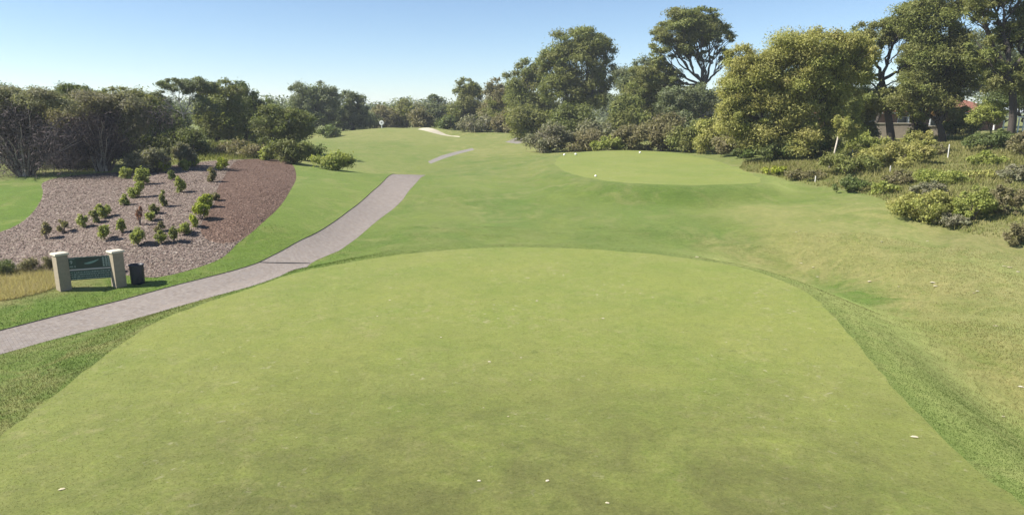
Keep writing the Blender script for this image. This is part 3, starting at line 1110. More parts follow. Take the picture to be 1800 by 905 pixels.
def tree(name, label, cat, bx, Y, boxes, mat, bark, trunk_r=.25, nsub=16, sub=.42, dens=6.0, lp=2.3, seed=0, droop=.5, group=None, forks=None,
         fill=.9, depth=.85, aspect=.5, flat=.75, stems=1):
    """crown boxes are given as photo pixels at Y metres; the trunk stands on the ground below pixel column bx"""
    rng = np.random.default_rng(1000 + seed)
    x = at(bx, 300, Y)[0]
    base = np.array([x, Y, h1(x, Y) - .05])
    root = empty(name, base, label, cat, group)
    clumps = []
    mb = MB()
    cs = [ell(b, Y, depth) for b in boxes]
    mean = np.mean([c for c, r in cs], 0)
    fork = np.array([x + (mean[0] - x) * .35, Y, base[2] + max(.8, (min(c[2] - r[2] for c, r in cs) - base[2]) * .9)])
    if forks is not None:
        fork = at(forks[0], forks[1], Y)
    tops = []
    for s in range(stems):
        off = np.array([rng.uniform(-.5, .5) * (stems > 1), rng.uniform(-.4, .4) * (stems > 1), 0])
        f2 = fork + off * 2.2
        mb.tube(curve(base + off * .5, f2, rng.normal(0, .12, 3) * [1, 1, 0] * (fork[2] - base[2]), 7) - base,
                np.linspace(trunk_r * 1.15, trunk_r * .72, 7) / stems ** .5, 8, False)
        tops.append(f2)
    big = max(cc[1][0] * cc[1][2] for cc in cs)
    for c, R in cs:
        n = max(10, int(nsub * 1.9 * (R[0] * R[2] / big) ** .7))
        f2 = tops[rng.integers(len(tops))]
        hub = f2 + (c - np.array([0, 0, R[2] * .35]) - f2) * rng.uniform(.35, .55)
        mb.tube(curve(f2, hub, rng.normal(0, .15, 3) * R[0] * .5, 6, rng, .04 * R[0]) - base, np.linspace(trunk_r * .55, trunk_r * .36, 6), 6, False)
        mine = []
        for i in range(n):
            z_ = 1 - 1.8 * (i + .5) / n
            ph = i * 2.4 + rng.uniform(-.6, .6)
            u = np.array([math.cos(ph) * math.sqrt(max(0, 1 - z_ * z_)), math.sin(ph) * math.sqrt(max(0, 1 - z_ * z_)), z_])
            sr = sub * .82 * rng.choice([.55, .8, 1.0, 1.3]) * rng.uniform(.85, 1.15)
            rr = (1.08 - sr * .85) * (rng.uniform(.88, 1.08) if i % 3 else rng.uniform(.25, .8))
            p = c + u * R * rr
            m_ = (R[0] + R[2]) / 2
            rad = np.array([sr * (R[0] + m_) / 2, sr * (R[1] + m_) / 2, sr * (R[2] + m_) / 2 * flat])
            clumps.append(np.concatenate([p, rad]))
            mine.append(p)
        mine = np.array(mine)
        ang_ = np.arctan2(mine[:, 1] - hub[1], mine[:, 0] - hub[0])
        for grp in np.array_split(np.argsort(ang_), 4):
            node = hub + (mine[grp].mean(0) - hub) * rng.uniform(.35, .6) + rng.normal(0, .06, 3) * R[0]
            mb.tube(curve(hub, node, rng.normal(0, .08, 3) * R[0], 5, rng, .03 * R[0]) - base, np.linspace(trunk_r * .34, trunk_r * .2, 5), 5, False)
            for j in grp[:5]:
                mb.tube(curve(node, mine[j], np.array([0, 0, .1]) * np.linalg.norm(mine[j] - node) + rng.normal(0, .05, 3) * R[0], 5, rng, .02 * R[0]) - base,
                        np.linspace(trunk_r * .18, trunk_r * .05, 5), 4, False)
    clumps = np.array(clumps)
    clumps[:, :3] -= base
    cnt = int(area1024(boxes) * dens * 1.9)
    size = lp * Y / 683.0
    link('crown', leaf_mesh('crown', clumps, int(cnt * (.72 if 'backing' in name else .78)), size * .95, aspect * .85, droop, rng, .5, .28), mat, root)
    mb.build('trunk', bark, root, None, True)
    return root


def bush(name, label, cat, box, Y, mat, seed=0, nsub=14, sub=.38, dens=4.2, lp=2.4, group=None, twig='twig', depth=.8, aspect=.5, stems=6, ybase=None):
    rng = np.random.default_rng(5000 + seed)
    x0, y0, x1, y1 = box
    x = at((x0 + x1) / 2, y1, Y)[0]
    if ybase:
        Y = ybase
    z0 = h1(x, Y)
    base = np.array([x, Y, z0])
    top = at((x0 + x1) / 2, y0, Y)[2]
    k = Y / ray((x0 + x1) / 2, y0)[1] / FPX
    rx = (x1 - x0) / 2 * k
    hh = max(top - z0, .3)
    R = np.array([rx, rx * depth, hh * .62])
    c = np.array([0, 0, hh * .38])
    root = empty(name, base, label, cat, group)
    clumps, mb = [], MB()
    for i in range(nsub):
        u = rng.normal(size=3)
        u /= np.linalg.norm(u)
        if u[2] < -.1:
            u[2] *= -.5 if i % 2 else 1
        sr = sub * rng.uniform(.65, 1.3)
        p = c + u * R * (1.06 - sr * .9) * (1 if i % 4 else rng.uniform(.3, .8))
        rad = np.array([sr * R[0], sr * R[1], sr * (R[2] * .6 + R[0] * .4)])
        p[2] = max(p[2] * rng.uniform(.78, 1.12), rad[2] * .45)
        clumps.append(np.concatenate([p, rad]))
    for i in range(stems):
        e = clumps[i % len(clumps)][:3]
        a = rng.uniform(0, 6.28)
        st = np.array([math.cos(a), math.sin(a), 0]) * rx * .12
        st[2] = -.05
        mb.tube(curve(st, e, (0, 0, .1 * hh), 5), np.linspace(.028, .009, 5) * max(.5, hh / 1.6), 5, False)
    cnt = int(max(350, (x1 - x0) * (y1 - y0) * .785 * .3236 * dens * 1.6))
    link('foliage', leaf_mesh('foliage', clumps, cnt, lp * Y / 683.0, aspect, .1, rng), mat, root)
    mb.build('stem', M[twig], root)
    return root


G_L, G_B, G_R, G_S = 'trees and bushes on the left', 'trees along the far end of the fairway', 'tall trees on the right', 'scrub bushes on the right slope'
G_H = 'bushes in the hedge behind the far tee'


# two old thickets on the left with bare arching stems under a grey canopy
def thicket(label, bx, Y, boxes, mat, seed, nst, spread, stemtop):
    rng = np.random.default_rng(seed)
    x = at(bx, 300, Y)[0]
    base = np.array([x, Y, h1(x, Y) - .05])
    root = empty('tea_tree', base, label, 'tree', G_L)
    clumps = []
    for b in boxes:
        c, R = ell(b, Y, .9)
        for i in range(12):
            u = rng.normal(size=3)
            u /= np.linalg.norm(u)
            u[2] = abs(u[2]) if i % 4 else u[2]
            sr = .4 * rng.uniform(.7, 1.2)
            p = c + u * R * rng.uniform(.4, .72) - base
            clumps.append(np.concatenate([p, [sr * R[0], sr * R[1], sr * R[2]]]))
    link('crown', leaf_mesh('crown', clumps, int(area1024(boxes) * 4.2), 2.4 * Y / 683, .4, .2, rng), mat, root)
    main, fine = MB(), MB()
    hgt = at(bx, stemtop, Y)[2] - base[2]
    for i in range(nst):
        a = rng.uniform(0, 2 * math.pi)
        r0 = rng.uniform(.05, .5)
        out = rng.uniform(.15, 1.0) * spread
        s = np.array([math.cos(a) * r0, math.sin(a) * r0, 0])
        zt = hgt * rng.uniform(.55, 1.0) * (1.08 - .35 * out / spread)
        e = np.array([math.cos(a) * out, math.sin(a) * out * .7, zt])
        P = curve(s, e, (-math.cos(a) * out * .12, -math.sin(a) * out * .1, zt * .16), 8, rng, .05)
        (main if i < nst // 3 else fine).tube(P, np.linspace(.078 if i < nst // 3 else .042, .012, 8), 5, False)
        for j in range(4):
            k = rng.integers(3, 8)
            q = P[k]
            e2 = q + np.array([math.cos(a) * .5 + rng.normal(0, .4), math.sin(a) * .4 + rng.normal(0, .4), rng.uniform(.2, 1.1)])
            fine.tube(curve(q, e2, rng.normal(0, .1, 3), 4), np.linspace(.017, .006, 4), 4, False)
    main.build('trunk', M['twig_pale'], root)
    fine.build('branch', M['twig'], root)
    # dead thatch of twiglets inside
    cl2 = [np.concatenate([[rng.normal(0, spread * .45), rng.normal(.4, spread * .25), rng.uniform(.08, .75) * hgt], [spread * .46, spread * .38, hgt * .3]]) for _ in range(14)]
    link('dead_twigs', leaf_mesh('dead_twigs', cl2, 15000, .36, .085, -.8, rng, .45), TWM, root)
    return root


TWM = mat_attr('dead_twiglets', [(.040, .032, .034), (.085, .068, .068), (.15, .12, .115)], .9)
thicket('grey leaved thicket with bleached arching stems at the left edge of the photo', 45, 47, [(-70, 148, 60, 210), (20, 152, 135, 215), (-80, 190, 40, 260)],
        M['grey'], 21, 90, 4.2, 175)
thicket('purple brown twiggy thicket under an olive canopy behind the bare mulch', 182, 50, [(105, 158, 225, 215), (165, 160, 268, 225), (205, 190, 270, 262)],
        M['grey'], 22, 84, 3.6, 180)

thicket('low dark thicket of dead stems between the two taller ones', 115, 52, [(75, 185, 165, 240)], M['brown'], 23, 70, 3.4, 205)

# left trees
tree('dark_tree', 'dark round topped tree rising behind the left thickets, at the left edge', 'tree', 20, 62, [(-60, 145, 60, 230), (30, 152, 110, 235)], M['deep'], M['bark_dark'], .2, 14, .44, seed=1, group=G_L)
tree('dark_tree', 'dark tree with small domed top between the two twiggy thickets', 'tree', 140, 63, [(90, 146, 190, 235), (120, 144, 175, 190)], M['deep'], M['bark_dark'], .2, 14, .44, seed=2, group=G_L)
tree('olive_tree', 'broad olive tree above the purple brown thicket, left of the white trunked gum', 'tree', 225, 62, [(165, 150, 262, 225), (210, 155, 285, 240)], M['olive'], M['bark_grey'], .2, 16, .44, seed=3, group=G_L)
tree('gum_tree', 'gum tree with pale forked trunk and flat umbrella crown above the shrubs', 'tree', 326, 72,
     [(268, 137, 345, 168), (315, 134, 382, 172), (262, 158, 300, 195), (335, 165, 385, 215)], M['bluegum'], M['bark_pale'], .15, 10, .45, 5, seed=4, group=G_L, forks=(322, 200), flat=.6)
tree('dense_tree', 'dense dark tree right of the umbrella crowned gum, deep shade below', 'tree', 385, 78, [(340, 150, 430, 250), (372, 136, 425, 190), (350, 190, 420, 262)], M['olive'], M['bark_dark'], .28, 18, .42, 5.0, seed=5, group=G_L)
tree('dense_tree', 'dark tree with a double domed top beside the round green bush', 'tree', 432, 82, [(405, 138, 452, 200), (400, 165, 470, 255), (430, 160, 478, 230)], M['deep'], M['bark_dark'], .26, 16, .42, 5.0, seed=6, group=G_L)
tree('round_tree', 'broad rounded green tree reaching the ground at the top of the bed', 'tree', 498, 73, [(445, 182, 545, 262), (440, 205, 520, 268), (490, 190, 556, 262)], M['green'], M['bark_grey'], .22, 20, .36, 4.2, seed=7, group=G_L)
tree('distant_tree', 'tall dull green tree beyond the mound with a notched top', 'tree', 548, 128, [(500, 140, 560, 215), (535, 142, 598, 225), (515, 170, 600, 240)], M['bluegum'], M['bark_dark'], .35, 15, .42, 5.0, seed=8, group=G_B)
tree('distant_tree', 'smaller feathery tree just left of the round white marker', 'tree', 622, 132, [(596, 157, 640, 195), (590, 180, 655, 238), (615, 165, 650, 205)], M['bluegum'], M['bark_grey'], .3, 12, .42, 5.0, seed=9, group=G_B)

# far end of the fairway
for i, (lab, bx, Y, boxes, mt) in enumerate([
    ('low brownish tree straight behind the round white marker', 675, 148, [(645, 190, 705, 232), (655, 182, 690, 210)], 'brown'),
    ('low olive tree with pointed top behind the crest of the mound', 718, 150, [(690, 176, 745, 230), (700, 172, 725, 195)], 'olive'),
    ('small open crowned tree sticking up above the bunker', 765, 152, [(742, 178, 795, 232), (752, 163, 778, 185)], 'bluegum'),
    ('tall pear shaped tree right of the bunker against the sky', 822, 146, [(788, 150, 850, 225), (802, 134, 850, 175), (785, 175, 840, 235)], 'olive'),
    ('brown olive tree between the pear shaped tree and the tall gums', 870, 138, [(838, 152, 912, 225), (850, 135, 905, 180)], 'brown'),
    ('leaning olive tree on the left shoulder of the tall dense gum', 920, 130, [(878, 118, 955, 215), (905, 100, 965, 165), (890, 160, 970, 222)], 'olive'),
]):
    tree('distant_tree', lab, 'tree', bx, Y, boxes, M[mt], M['bark_grey'], .3, 14, .42, 5.0, seed=30 + i, group=G_B)
tree('gum_tree', 'tall dense gum with a pale gap in its crown, left of the umbrella gum', 'tree', 1022, 120,
     [(958, 50, 1078, 130), (998, 46, 1066, 92), (940, 82, 1000, 150), (945, 100, 1030, 195), (1020, 95, 1090, 190), (985, 140, 1075, 205), (1055, 65, 1082, 120)], M['olive'], M['bark_grey'], .4, 15, .42, 5.0, seed=40, group=G_R)
tree('gum_tree', 'lower gum filling the dip between the two tallest crowns', 'tree', 1110, 112, [(1070, 118, 1145, 205), (1110, 95, 1160, 160), (1130, 130, 1190, 205)], M['bluegum'], M['bark_grey'], .3, 14, .42, 5.0, seed=41, group=G_R)
tree('gum_tree', 'tall umbrella crowned gum with bare forked limbs against the sky', 'tree', 1237, 106,
     [(1150, 14, 1270, 62), (1135, 45, 1205, 100), (1225, 45, 1293, 92), (1170, 62, 1225, 112), (1138, 80, 1180, 140), (1255, 80, 1296, 122), (1190, 30, 1285, 85), (1150, 110, 1200, 165), (1215, 85, 1255, 118), (1100, 110, 1160, 175)], M['olive'], M['bark_grey'], .38, 15, .42, 5.0, seed=42, group=G_R, forks=(1238, 150), flat=.6)
tree('gum_tree', 'dark leafy tree at the foot of the umbrella gum', 'tree', 1200, 98, [(1150, 150, 1230, 215), (1200, 145, 1275, 215)], M['bluegum'], M['bark_dark'], .25, 14, .4, 3.6, seed=43, group=G_R)
tree('gum_tree', 'big bright olive tree with foliage almost to the ground, shaded at its foot', 'tree', 1385, 60,
     [(1330, 55, 1470, 150), (1262, 95, 1370, 190), (1255, 150, 1340, 225), (1400, 80, 1500, 190), (1330, 120, 1450, 220), (1440, 140, 1512, 240), (1340, 190, 1440, 258), (1256, 175, 1345, 258), (1425, 185, 1510, 268), (1290, 205, 1390, 276), (1335, 212, 1465, 284), (1402, 48, 1500, 150), (1445, 55, 1545, 170), (1268, 75, 1352, 165)],
     M['lit_olive'], M['bark_dark'], .26, 17, .42, 5.0, seed=44, group=G_R, stems=4, droop=.9, forks=(1385, 235))
tree('gum_tree', 'forked gum whose dark limbs show in a window of sky', 'tree', 1562, 74,
     [(1495, 35, 1560, 105), (1535, 28, 1610, 75), (1480, 85, 1528, 165), (1580, 55, 1650, 140), (1488, 150, 1580, 208), (1550, 148, 1618, 205), (1465, 60, 1530, 135)], M['olive'], M['bark_dark'], .36, 11, .42, 5.0, seed=45, group=G_R, forks=(1550, 140))
tree('gum_tree', 'tall leafy gum before the tiled house, crown cut by the top of the photo', 'tree', 1650, 70,
     [(1572, -30, 1700, 70), (1580, 40, 1705, 140), (1590, 100, 1690, 200), (1650, 80, 1728, 188), (1560, 120, 1650, 200), (1600, 150, 1700, 215)], M['olive'], M['bark_dark'], .34, 16, .42, 5.0, seed=46, group=G_R)
tree('gum_tree', 'large dark gum at the right edge with thick shaded trunks', 'tree', 1765, 64,
     [(1690, -60, 1830, 30), (1760, 0, 1900, 100), (1690, 55, 1762, 140), (1765, 90, 1880, 190), (1715, 105, 1790, 180), (1690, 0, 1748, 60), (1740, 30, 1800, 90)], M['olive'], M['bark_dark'], .42, 13, .42, 5.0, seed=47, group=G_R, stems=2, forks=(1770, 130))
tree('gum_tree', 'dark tree behind the right edge trunks, filling the gap with shade', 'tree', 1800, 88, [(1720, 130, 1840, 215), (1760, 90, 1900, 200)], M['deep'], M['bark_dark'], .3, 16, .4, 3.4, seed=48, group=G_R)
tree('young_gum', 'slender young gum with a crooked pale trunk and small weeping head', 'tree', 1458, 54, [(1462, 200, 1500, 240), (1468, 215, 1498, 250)], M['lit_olive'], M['bark_pale'], .075, 7, .45, 4, seed=49, group=G_R, forks=(1474, 236), droop=1.2)
tree('wattle_tree', 'rusty tipped tree overhanging the limestone wall', 'tree', 1655, 79, [(1625, 165, 1672, 212), (1640, 185, 1690, 218)], M['rust'], M['bark_dark'], .14, 10, .4, 4, seed=50, group=G_R)
tree('wattle_tree', 'small yellow green tree leaning over the wall beside the dark post like trunk', 'tree', 1605, 77, [(1575, 170, 1625, 215), (1595, 185, 1632, 222)], M['fresh'], M['bark_dark'], .14, 10, .4, 4, seed=51, group=G_R)
tree('wattle_tree', 'leafy small tree over the left end of the limestone wall', 'tree', 1512, 76, [(1475, 165, 1545, 228), (1490, 185, 1535, 235)], M['olive'], M['bark_dark'], .14, 10, .42, 5.0, seed=53, group=G_R)
tree('wattle_tree', 'leafy small tree over the right end of the limestone wall', 'tree', 1695, 76, [(1660, 186, 1710, 228), (1675, 195, 1725, 238)], M['lit_olive'], M['bark_dark'], .14, 10, .42, 5.0, seed=54, group=G_R)
tree('wattle_tree', 'small tree with yellow tips below the red roof', 'tree', 1735, 66, [(1700, 185, 1765, 225), (1715, 175, 1770, 205)], M['fresh'], M['bark_grey'], .12, 10, .4, 4, seed=52, group=G_R)

# trees that close the gaps further back
for i, (lab, bx, Y, boxes, mt) in enumerate([
    ('dark backing tree behind the left half of the big bright olive tree', 1330, 98, [(1268, 120, 1390, 232), (1340, 110, 1440, 225)], 'deep'),
    ('dark backing tree between the big bright tree and the forked gum', 1480, 100, [(1405, 95, 1525, 225), (1470, 155, 1590, 225)], 'deep'),
    ('shaded backing tree above the red roof', 1665, 108, [(1590, 70, 1720, 190), (1640, 50, 1750, 170)], 'bluegum'),
    ('shaded backing tree behind the trunks at the right edge', 1745, 112, [(1700, 60, 1800, 200), (1760, 110, 1900, 215)], 'bluegum'),
    ('olive tree filling the crown line above the window of sky', 1520, 92, [(1478, 45, 1536, 150), (1535, 28, 1625, 82), (1590, 60, 1650, 150)], 'olive'),
    ('dull olive tree in the gap left of the umbrella gum', 1160, 110, [(1120, 118, 1195, 200), (1085, 140, 1165, 215), (1180, 150, 1262, 228)], 'olive'),
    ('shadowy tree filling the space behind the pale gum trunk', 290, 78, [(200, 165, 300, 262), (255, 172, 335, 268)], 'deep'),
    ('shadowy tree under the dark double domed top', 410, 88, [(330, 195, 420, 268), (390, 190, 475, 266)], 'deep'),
    ('bluish tree low on the skyline left of the white marker', 605, 142, [(560, 185, 630, 246), (600, 190, 668, 240)], 'bluegum'),
    ('low grey tree on the skyline between marker and bunker', 700, 158, [(640, 186, 720, 238), (690, 180, 765, 236)], 'grey'),
    ('low brown tree on the skyline right above the bunker', 775, 160, [(735, 182, 800, 236), (780, 185, 850, 238)], 'brown'),
    ('olive tree low behind the rounded bush where the fairway turns', 905, 136, [(845, 165, 935, 240), (890, 160, 985, 235)], 'olive'),
    ('dark tree mass behind the left thickets near the lawn', 30, 66, [(-80, 165, 60, 300), (20, 175, 130, 305)], 'deep'),
    ('dark tree mass behind the purple brown thicket', 190, 66, [(90, 170, 200, 300), (170, 175, 270, 290)], 'deep'),
]):
    tree('backing_tree', lab, 'tree', bx, Y, boxes, M[mt], M['bark_dark'], .22, 16, .44, 4.2, seed=70 + i, group='trees closing the background')

# hedge behind the far tee
for i, (lab, box, Y, mt) in enumerate([
    ('grey olive bush at the left end of the hedge, beside the fairway', (928, 222, 1000, 268), 82, 'grey'),
    ('low grey bush in the hedge right below the white pole', (985, 230, 1062, 267), 82, 'brown'),
    ('low yellowish bush in front of the hedge behind the tee markers', (1045, 235, 1092, 266), 80, 'fresh'),
    ('brownish upright bush in the middle of the hedge', (1080, 212, 1145, 267), 81, 'brown'),
    ('tall brown olive bush in the hedge below the umbrella gum', (1128, 196, 1195, 271), 79, 'brown'),
    ('dark gappy bush in the hedge left of the pale green one', (1180, 205, 1240, 278), 76, 'olive'),
    ('pale green bush standing out of the right half of the hedge', (1225, 198, 1290, 284), 72, 'lit_olive'),
    ('pale brownish dry bush at the right end of the hedge', (1262, 222, 1335, 293), 68, 'brown'),
    ('small dark bush tucked against the right end of the hedge', (1288, 262, 1325, 296), 64, 'deep'),
]):
    w_ = (box[2] - box[0]) * .16
    bush('hedge_bush', lab, 'bush', (box[0] - w_, box[1], box[2] + w_, box[3]), Y, M[mt], 100 + i, group=G_H, nsub=26, sub=.29)
for i, (lab, box, Y, mt) in enumerate([
    ('wide green bush mass behind the white pole', (885, 180, 990, 245), 104, 'olive'),
    ('green domed bush below the tall dense gum', (965, 178, 1068, 240), 100, 'green'),
    ('grey dead looking bush low behind the hedge', (1015, 208, 1090, 242), 90, 'grey'),
    ('olive bush behind the hedge by the pale house corner', (1058, 170, 1150, 232), 100, 'olive'),
    ('dull bush behind the hedge under the dark leafy tree', (1150, 196, 1245, 236), 92, 'bluegum'),
    ('dark leafy bush overlapping the left part of the limestone wall', (1485, 212, 1542, 246), 77, 'deep'),
    ('dark leafy bush overlapping the right part of the limestone wall', (1650, 206, 1722, 248), 76, 'olive'),
    ('small olive bush against the middle of the limestone wall', (1595, 214, 1632, 246), 78, 'green'),
    ('clipped looking round bush right of the bunker', (805, 205, 872, 240), 127, 'grey'),
    ('dark round bush directly beside the bunker sand', (762, 205, 812, 238), 131, 'deep'),
    ('low brown bush on the skyline of the mound', (705, 195, 765, 230), 136, 'brown'),
    ('rounded bush where the fairway turns out of sight', (862, 195, 930, 240), 125, 'brown'),
    ('dark ball shaped bush on the slope below the distant notched tree', (560, 220, 600, 246), 112, 'deep'),
]):
    bush('bush', lab, 'bush', box, Y, M[mt], 130 + i, group=G_B, nsub=16, sub=.36)

# left bushes above the mulch bed
for i, (lab, box, Y, mt) in enumerate([
    ('grey leafed bush in front of the green hump at the head of the bed', (225, 255, 305, 303), 55, 'grey'),
    ('bright green hump of a bush below the umbrella gum', (230, 222, 325, 275), 60, 'green'),
    ('loose green bush at the foot of the pale gum trunk', (290, 215, 372, 275), 66, 'green'),
    ('dull grey twiggy bush beside the planted slope', (300, 250, 345, 293), 58, 'grey'),
    ('spreading olive bush at the top corner of the red mulch', (470, 243, 555, 288), 58, 'green'),
    ('dark low bush on the lawn edge behind the red mulch', (520, 248, 572, 284), 60, 'deep'),
    ('light brown edged bush lowest on the lawn, next to the red mulch', (548, 262, 630, 299), 57, 'fresh'),
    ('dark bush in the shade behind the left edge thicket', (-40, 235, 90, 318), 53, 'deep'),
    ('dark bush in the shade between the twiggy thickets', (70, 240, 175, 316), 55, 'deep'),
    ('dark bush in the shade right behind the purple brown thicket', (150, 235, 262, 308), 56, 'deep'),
    ('yellow flowering low bush between the bed and the dark trees', (342, 256, 372, 272), 62, 'yellow'),
    ('small yellow green bush left of the spreading olive bush', (455, 255, 490, 282), 60, 'fresh'),
    ('greenish brown bush filling the gap behind the bed', (372, 250, 470, 276), 66, 'brown'),
]):
    Y = Y + 5 if 'in the shade' in lab else min(Y + 6, hit((box[0] + box[2]) / 2, box[3])[1])
    bush('bush', lab, 'bush', box, Y, M[mt], 160 + i, group=G_L, nsub=18, sub=.34)

# scrub on the right slope
for i, (lab, box, Y, mt, yb) in enumerate([
    ('wide green scrub mound in front of the limestone wall', (1505, 232, 1635, 292), 58, 'lit_olive', None),
    ('dark green lower scrub left of the wide mound, by the crooked young gum', (1440, 255, 1545, 305), 53, 'olive', None),
    ('dark rounded bush standing alone at the edge of the mown slope', (1466, 302, 1526, 338), 45, 'deep', None),
    ('big spreading scrub bush nearest the mown slope', (1555, 322, 1690, 386), 39, 'lit_olive', None),
    ('grey dry bush behind the big spreading one', (1600, 312, 1660, 345), 43, 'grey', None),
    ('dark green bush with fresh tips right of the big spreading one', (1670, 310, 1745, 385), 39, 'fresh', None),
    ('olive bush at the right edge above the dry grass', (1735, 305, 1800, 375), 40, 'brown', None),
    ('dense green dome bush under the small yellow tipped tree', (1695, 215, 1785, 265), 60, 'deep', None),
    ('yellow green scrub bush in the middle of the right slope', (1600, 290, 1700, 325), 47, 'fresh', None),
    ('low yellow bush at the corner where the hedge meets the slope', (1335, 288, 1385, 306), 58, 'yellow', None),
    ('dry tan low scrub in front of the big bright tree', (1375, 294, 1450, 314), 55, 'brown', None),
    ('dry tussock bush at the right edge, lowest on the slope', (1760, 380, 1815, 430), 35, 'brown', None),
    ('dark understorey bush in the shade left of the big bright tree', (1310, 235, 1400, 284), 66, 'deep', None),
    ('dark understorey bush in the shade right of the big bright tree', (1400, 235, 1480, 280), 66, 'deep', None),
    ('green scrub bush behind the wide mound, against the wall foot', (1585, 222, 1650, 262), 68, 'lit_olive', None),
    ('olive scrub bush on the crest left of the limestone wall', (1470, 225, 1545, 268), 66, 'fresh', None),
    ('low green bush between the lone rounded bush and the big spreading one', (1525, 312, 1580, 340), 46, 'fresh', None),
    ('tall grassy bush against the right edge under the trunks', (1770, 225, 1840, 275), 58, 'brown', None),
    ('loose olive scrub right of the wide mound, left of the tall white stake', (1628, 248, 1662, 276), 60, 'brown', None),
    ('pale green scrub clump midway between the white stake and the right edge', (1700, 262, 1770, 290), 55, 'fresh', None),
    ('grey green scrub clump at the right edge above the olive bush', (1750, 285, 1820, 318), 46, 'grey', None),
    ('low olive scrub clump left of the grey dry bush', (1545, 296, 1610, 324), 50, 'brown', None),
    ('low yellowish scrub clump below the pale green one', (1690, 292, 1750, 316), 48, 'lit_olive', None),
    ('small white grey bush below the big spreading one', (1640, 370, 1700, 398), 37, 'grey', None),
]):
    Y = hit((box[0] + box[2]) / 2, box[3])[1]
    box = (box[0], box[1] + .22 * (box[3] - box[1]), box[2], box[3])
    bush('scrub_bush', lab, 'bush', box, Y, M[mt], 200 + i, group=G_S, nsub=34, sub=.22, dens=3.6)

# young shrubs planted in the mulch bed: pixel of the foot, height and width in pixels
z3 = 540 / 1800
for i, (zx, zy, hz, wz, mt, lab) in enumerate([
    (750, 212, 58, 75, 'fresh', 'green young shrub at the far left top of the planted rows'),
    (836, 246, 85, 82, 'fresh', 'upper of the two big green shrubs touching each other'),
    (808, 322, 78, 86, 'fresh', 'lower of the two big green shrubs touching each other'),
    (955, 176, 66, 78, 'yellow', 'yellow green shrub in front of the grey bush'),
    (1006, 220, 52, 48, 'deep', 'small dark shrub below the yellow green one by the grey bush'),
    (1090, 166, 66, 55, 'fresh', 'upright green shrub at the head of the bed beside a yellow one'),
    (1142, 140, 42, 54, 'yellow', 'small bright yellow shrub at the head of the bed'),
    (1304, 166, 82, 66, 'yellow', 'bright yellow shrub nearest the red mulch, furthest back'),
    (1243, 232, 66, 62, 'brown', 'round brownish shrub alone near the top of the red mulch'),
    (1054, 292, 68, 74, 'fresh', 'open green shrub in the middle of the upper bed'),
    (732, 371, 54, 48, 'fresh', 'small green shrub alone left of the two big touching ones'),
    (606, 440, 76, 78, 'fresh', 'largest shrub of the left row, with a leafy top'),
    (556, 472, 66, 54, 'olive', 'thin shrub just left of the largest in the left row'),
    (490, 497, 66, 58, 'fresh', 'dark footed shrub in the left row, third from the top'),
    (377, 526, 58, 72, 'brown', 'low wide shrub towards the left end of the left row'),
    (272, 566, 84, 60, 'brown', 'sparse shrub at the left end of the left row'),
    (612, 570, 84, 74, 'fresh', 'shrub with rusty tips above the right pillar of the sign'),
    (714, 530, 88, 46, 'fresh', 'tall narrow shrub up the slope from the litter bin'),
    (820, 486, 98, 40, 'red', 'leafless looking reddish sapling in the middle of the bed'),
    (902, 420, 54, 58, 'olive', 'upper shrub of a touching pair in the middle of the bed'),
    (880, 462, 54, 54, 'fresh', 'lower shrub of a touching pair in the middle of the bed'),
    (964, 378, 80, 46, 'olive', 'sparse thin shrub above the touching pair'),
    (806, 600, 100, 82, 'fresh', 'tall ragged shrub nearest the litter bin'),
    (1182, 452, 100, 84, 'yellow', 'biggest leafy shrub in the row along the red mulch'),
    (1200, 378, 72, 80, 'yellow', 'yellow tipped shrub above the biggest in the row along the red mulch'),
    (1258, 340, 40, 54, 'brown', 'flat little shrub at the upper end of the row along the red mulch'),
    (1134, 497, 68, 54, 'yellow', 'leafy shrub directly below the biggest in the row along the red mulch'),
    (1086, 537, 62, 74, 'fresh', 'low spreading shrub in the row along the red mulch'),
    (1020, 582, 82, 52, 'olive', 'dark upright shrub at the lower end of the row along the red mulch'),
    (944, 592, 62, 60, 'fresh', 'small ragged shrub at the lowest end of the planted rows'),
    (936, 522, 44, 56, 'brown', 'faded little shrub below the touching pair'),
]):
    px, py = zx * z3, 250 + zy * z3
    g = hit(px, py)
    Yb = g[1]
    hpx, wpx = hz * z3 * 1.24, wz * z3 * 1.1
    bush('young_shrub', lab, 'shrub', (px - wpx / 2, py - hpx, px + wpx / 2, py), Yb, M[mt], 300 + i, nsub=9 if mt != 'red' else 6, sub=.4 if mt != 'red' else .3,
         dens=5.5 if mt != 'red' else 2.4, lp=2.3, group='young shrubs planted in the mulch bed', depth=1.0, stems=7, aspect=.45)
for i, (px, py, hp, wp, mt, lab) in enumerate([
    (6, 484, 30, 46, 'deep', 'dark low tussock at the left edge above the dry grass'),
    (52, 480, 26, 44, 'brown', 'brown green tussock between the left edge and the sign'),
    (88, 474, 22, 36, 'brown', 'small dry tussock behind the left pillar of the sign'),
    (205, 478, 12, 24, 'brown', 'low dry tuft behind the right pillar of the sign')]):
    g = hit(px, py)
    bush('tussock', lab, 'bush', (px - wp / 2, py - hp, px + wp / 2, py), g[1], M[mt], 360 + i, nsub=8, sub=.42, dens=6, lp=2.4, group='tussocks by the sign', depth=.8, aspect=.22)


# far wooded ridge
rr = np.random.default_rng(77)
cl = []
for i in range(110):
    x = rr.uniform(-150, 130)
    y = rr.uniform(235, 275)
    z0 = h1(x, y)
    s = rr.uniform(3, 6)
    cl.append((x, y, z0 + s * .7, s * 1.5, s, s))
tag(link('far_wood', leaf_mesh('far_wood', cl, 90000, 1.0, .6, .2, rr, .6, .05), M['bluegum']), 'hazy far off wood along the horizon', 'wood', kind='stuff')

